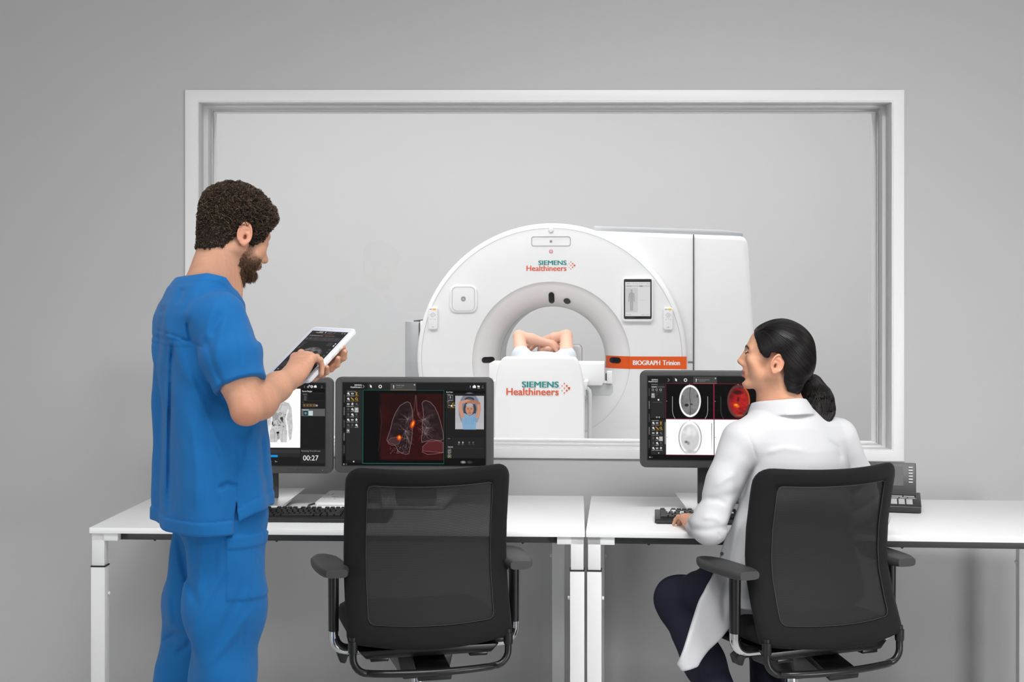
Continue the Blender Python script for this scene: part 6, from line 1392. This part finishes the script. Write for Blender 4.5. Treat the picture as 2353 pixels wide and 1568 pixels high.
off_ = r.uniform(.0003, .0022, (K, 1))
for _ in range(3):
    q_ = tl[:, 1:-1].reshape(-1, 3); d_ = np.clip(tail(q_.astype(np.float32))[:, None], -0.02, 0.02); tl[:, 1:-1] = (q_-grad(tail, q_)*(d_-np.repeat(off_, 26, axis=0))).reshape(K, 26, 3)
s2 = strands(tl, np.concatenate([np.full(27, .0009), [.0004]]), 3)
hc = np.concatenate([np.tile(A((13, 11, 12)), (len(hb[0])+len(pt2[0]), 1)), np.repeat(A((16, 13, 13))+r.random((3000, 1))**4*A((34, 28, 26)), 42, axis=0), np.repeat(A((17, 14, 14))+r.random((K, 1))**4*A((40, 32, 30)), 84, axis=0)])
org('hair', merge([hb, pt2, s1, s2]), M_hairw, WOM, lambda v: hc, 0)
tie = MB().tube([KN+(A((0.55, 0, -0.83))*0.004)+0.0165*(A((0.83, 0, 0.55))*math.cos(a)+A((0, 1, 0))*math.sin(a)) for a in np.linspace(0, 2*PI, 20, endpoint=False)], 0.003, 8, closed=True)
obj('hair_tie', tie, M_black, WOM)
# ---- white coat
M_coat = mat('white_coat_cloth', rgb(204, 204, 206), 0.8, spec=0.15, noise=0.012, nscale=200, bump=0.08, bscale=1300)
def w_coat(p):
    z = p[:, 2]; cx = np.interp(z, [0.55, 0.95, 1.15], [0.885, 0.868, NW[0]]); cy = np.interp(z, [0.55, 0.95, 1.15], [4.405, 4.40, 4.385])
    dx, dy = p[:, 0]-cx, p[:, 1]-cy; u = dx*cr[0]+dy*cr[1]; v = dx*cf[0]+dy*cf[1]
    a = np.interp(z, [0.50, 0.58, 0.70, 0.85, 0.97, 1.05, 1.09, 1.125, 1.15], [0.215, 0.225, 0.20, 0.185, 0.185, 0.175, 0.150, 0.105, 0.075]); b = np.interp(z, [0.50, 0.70, 0.90, 1.02, 1.09, 1.13, 1.15], [0.15, 0.14, 0.135, 0.122, 0.100, 0.078, 0.07])
    d = (np.sqrt((u/a)**2+(v/b)**2)-1)*np.minimum(a, b)*0.9; d = smax(d, 0.545-z, 0.02)
    d = smin(d, cap(p, NW+A((-.02, -.01, -.035)), SLW+A((0.012, 0, 0.0)), 0.045, 0.058), 0.04); d = smin(d, cap(p, NW+A((.02, .01, -.035)), SRW+A((-.012, 0, 0.0)), 0.045, 0.056), 0.04)
    d = d+0.0045*wob(p, 13, 71, (1, 1, .6))+0.0022*wob(p, 34, 72)
    # hanging skirt at her left
    poly = [(1705, 1120), (1672, 1215), (1650, 1292), (1622, 1342), (1600, 1402), (1575, 1468), (1553, 1522), (1563, 1538), (1602, 1530), (1632, 1490), (1668, 1448), (1692, 1424), (1740, 1420), (1770, 1250), (1770, 1120)]
    pw = [((a_-CX)/F*4.345, CH-(b_-HY)/F*4.345) for a_, b_ in poly]; yy = 4.335+0.10*(p[:, 0]-0.62)+0.012*np.sin((p[:, 0]+0.35*z)*44+1.5*wob(p, 7, 77)); sk = smax(poly_sd(p[:, 0], z, pw), np.abs(p[:, 1]-yy)-0.010, 0.008)
    d = smin(d, sk+0.002*wob(p, 30, 78), 0.03)
    # front edge crease of the coat, seams
    # sleeves
    for (s, e, w_, sd) in ((SLW, ELW, WLW, 81), (SRW, ERW, WRW, 82)):
        e1 = chain(p, [s, s*.5+e*.5, e], [0.057, 0.053, 0.053], 0.03); e1 = smin(e1, chain(p, [e, e*.15+w_*.85], [0.052, 0.042], 0.02), 0.025)
        ax_ = nrm(e-s); t = (p-s.astype(np.float32)) @ ax_.astype(np.float32); ln = float((e-s) @ ax_)
        cr_ = 0.006*np.exp(-((np.sin((t*1.0+0.5*(p[:, 0]-s[0]))*44+2.2*wob(p, 9, sd)))/0.45)**2)*sstep(ln*.35, ln*.75, t)
        e1 = e1+cr_+0.004*wob(p, 20, sd, (1, 1, .6))+0.002*wob(p, 48, sd+5)
        wc = (p-e.astype(np.float32)) @ nrm(w_-e).astype(np.float32); L_ = np.linalg.norm(w_-e); arm = cap(p, e, w_, 0.036, 0.028); e1 = smax(e1, -np.maximum(arm-0.004, L_*0.70-wc), 0.003); e1 = smax(e1, wc-L_*0.86, 0.004)
        d = smin(d, e1, 0.014)
    d = d+crease(p, [([(1740, 1066), (1716, 1110), (1690, 1175), (1664, 1225)], 7, 8), ([(1712, 985), (1728, 1020), (1740, 1058)], 3, 2.5), ([(1690, 1150), (1672, 1250), (1655, 1300)], 8, 5), ([(1700, 1190), (1684, 1260), (1668, 1330)], 9, -5), ([(1640, 1120), (1668, 1100), (1690, 1090)], 9, -4), ([(1625, 1150), (1650, 1150), (1672, 1160)], 8, 4), ([(1612, 1190), (1640, 1190), (1655, 1200)], 8, -5), ([(1680, 1300), (1662, 1380), (1664, 1430)], 9, 5), ([(1697, 1270), (1684, 1350), (1690, 1410)], 9, -5), ([(1760, 1040), (1800, 1030), (1850, 1036)], 8, -3), ([(1900, 1010), (1925, 1030), (1935, 1060)], 8, 4), ([(1650, 1222), (1654, 1236)], 3, 4), ([(1612, 1360), (1596, 1440), (1580, 1500)], 8, -3)], 4.45)
    nd = w_neck(p); d = smax(d, -(nd-0.006), 0.004)
    zc = 1.150-0.10*v+0.0*u; d = smax(d, -np.maximum(zc-z, nd-0.08), 0.004)
    # collar: stand and fall around the neck
    zt = 1.168-0.16*v; co = smax(np.abs(nd-0.0135-0.55*np.clip(zt-z, 0, 1))-0.0055, smax(z-zt, zt-0.052-z, 0.003), 0.003); co = smax(co, v-0.055, 0.004); d = np.minimum(d, co+0.0008*wob(p, 50, 90))
    return d
ct = isosurf(w_coat, (0.44, 4.15, 0.30), (1.23, 4.66, 1.215), 0.0036)
COAT = org('white_coat', ct, M_coat, WOM, None, 1)
M_snap = mat('snap_metal', rgb(120), 0.3, metal=0.8, noise=0.02)
for (a, b) in ((1659, 1273), (1592, 1402)):
    c0 = A((0, 0, CH)); dirv = nrm(A(P(a, b, 4.30))-c0); ts_ = np.linspace(4.05, 4.75, 700); dd = w_coat((c0+ts_[:, None]*dirv).astype(np.float32)); hit = np.where(dd < 0.0003)[0]
    if len(hit): obj('snap_button', MB().lathe([(0.0004, -0.002), (0.0045, -0.0022), (0.0055, 0.0), (0.0055, 0.002)], (0, 0, 0), 'y', 16), M_snap, COAT, loc=c0+dirv*ts_[hit[0]])
# shirt tail under the coat, jeans, shoes
M_jean = mat('dark_navy_denim', rgb(36, 36, 52), 0.8, spec=0.2, noise=0.10, nscale=240, bump=0.15, bscale=900)
def w_jean(p):
    d = chain(p, [HLW+A((0, 0, 0.0)), HLW*.5+KLW*.5, KLW, KLW*.55+ALW*.45, ALW], [0.092, 0.086, 0.066, 0.062, 0.050], 0.03); d = smin(d, chain(p, [HRW, HRW*.5+KRW*.5, KRW, KRW*.55+ARW*.45, ARW], [0.092, 0.086, 0.066, 0.060, 0.048], 0.03), 0.015)
    d = smin(d, cap(p, HLW+A((0, 0, .02)), HRW+A((0, 0, .02)), 0.10), 0.03); kd = np.linalg.norm(p-KLW.astype(np.float32), axis=1)
    return d+0.003*wob(p, 24, 91)+0.004*np.sin(kd*120+2*wob(p, 10, 92))*sstep(0.16, 0.06, kd)*sstep(0.02, .06, kd)
jn = isosurf(w_jean, *box_of([HLW, HRW, KLW, KRW, ALW, ARW], 0.12), 0.0048); org('jeans', jn, M_jean, WOM, None, 2)
M_wsh = mat('dark_shoe', rgb(40), 0.5, noise=0.02)
for a in (ALW, ARW):
    s0 = A((a[0], a[1], 0.0)); sh_ = isosurf(lambda p, s0=s0: smax(smin(cap(p, s0-cf*0.03+UP*0.04, s0+cf*0.15+UP*0.03, 0.040, 0.036), cap(p, s0-cf*.02+UP*.05, s0+cf*.01+UP*.09, .040, .042), .03), 0.001-p[:, 2], 0.003), *box_of([s0-cf*0.1, s0+cf*0.20+UP*0.12], 0.06), 0.005); org('shoe', sh_, M_wsh, WOM, None, 1)
# ================= patient on the table =================
HPp = Head(A(P(1258, 810, 9.95)), (0.0, -0.42, 0.90), (0.0, 0.90, 0.42), 0.95)
q0 = A((0, 0, 0))
ESL, ESR = A(P(1193, 773, 9.86)), A(P(1301, 772, 9.86)); S1, S2 = A(P(1197, 812, 9.70)), A(P(1302, 812, 9.70)); W1, W2 = A(P(1266, 791, 9.86)), A(P(1236, 786, 9.98))
def p_skin(p):
    d = smin(HPp.f(p), cap(p, HPp.W((0, -0.02, -0.08)), HPp.W((0, -0.03, -0.17)), 0.055), 0.02)
    h1 = Hand(W1, A((0.10, 0.02, -0.035)), A((0, -0.3, 1)), 1, [(0.2, 0.2, 0.2)]*4); h2 = Hand(W2, A((-0.10, 0.03, -0.035)), A((0, -0.3, 1)), -1, [(0.2, 0.2, 0.2)]*4)
    d = np.minimum(d, smin(chain(p, [S1, ESL, ESL*.6+W1*.4, W1], [0.050, 0.040, 0.038, 0.025], 0.02), h1.f(p), 0.012))
    return np.minimum(d, smin(chain(p, [S2, ESR, ESR*.6+W2*.4, W2], [0.050, 0.040, 0.038, 0.025], 0.02), h2.f(p), 0.012))
pm = isosurf(p_skin, *box_of([S1, S2, ESL, ESR, HPp.W((0, 0, .12)), HPp.W((0, .12, -.1))], 0.10), 0.004)
scp = skin_cols((226, 178, 154), 5, 7)
PAT = org('person', pm, M_skin, None, scp, 1); tag(PAT, 'patient lying on the scanner table with both arms folded over the face', 'person')
M_gown = mat('pale_blue_shirt', rgb(214, 220, 230), 0.8, noise=0.01, bump=0.1, bscale=300)
def p_shirt(p):
    c = A(P(1249, 812, 9.70)); z = p[:, 2]; x = p[:, 0]-c[0]; d = (np.sqrt((x/0.20)**2+((z-1.022)/0.085)**2)-1)*0.08; d = smax(d, np.abs(p[:, 1]-9.28)-0.46, 0.03)
    for s, e in ((S1, ESL), (S2, ESR)): d = smin(d, cap(p, s-A((0, 0, .07)), s-A((0, 0, .014)), 0.066, 0.064), 0.03)
    return d+0.004*wob(p, 24, 3)
gs = isosurf(p_shirt, (c_x0 := P(1249, 812, 9.7).x-0.30, 8.78, 0.94), (c_x0+0.60, 9.86, 1.25), 0.006); org('shirt', gs, M_gown, PAT, None, 2)
M_gtr = mat('grey_trousers', rgb(150, 156, 168), 0.8, noise=0.02)
ht = isosurf(lambda p: smin(chain(p, [A((0.24, 8.95, 1.00)), A((0.26, 8.66, 1.00)), A((0.27, 8.52, 1.00))], [0.075, 0.06, 0.05]), chain(p, [A((0.12, 8.95, 1.00)), A((0.11, 8.66, 1.00)), A((0.10, 8.52, 1.00))], [0.075, 0.06, 0.05]), 0.02), (0.0, 8.40, 0.95), (0.40, 9.06, 1.18), 0.009); org('trousers', ht, M_gtr, PAT, None, 1)
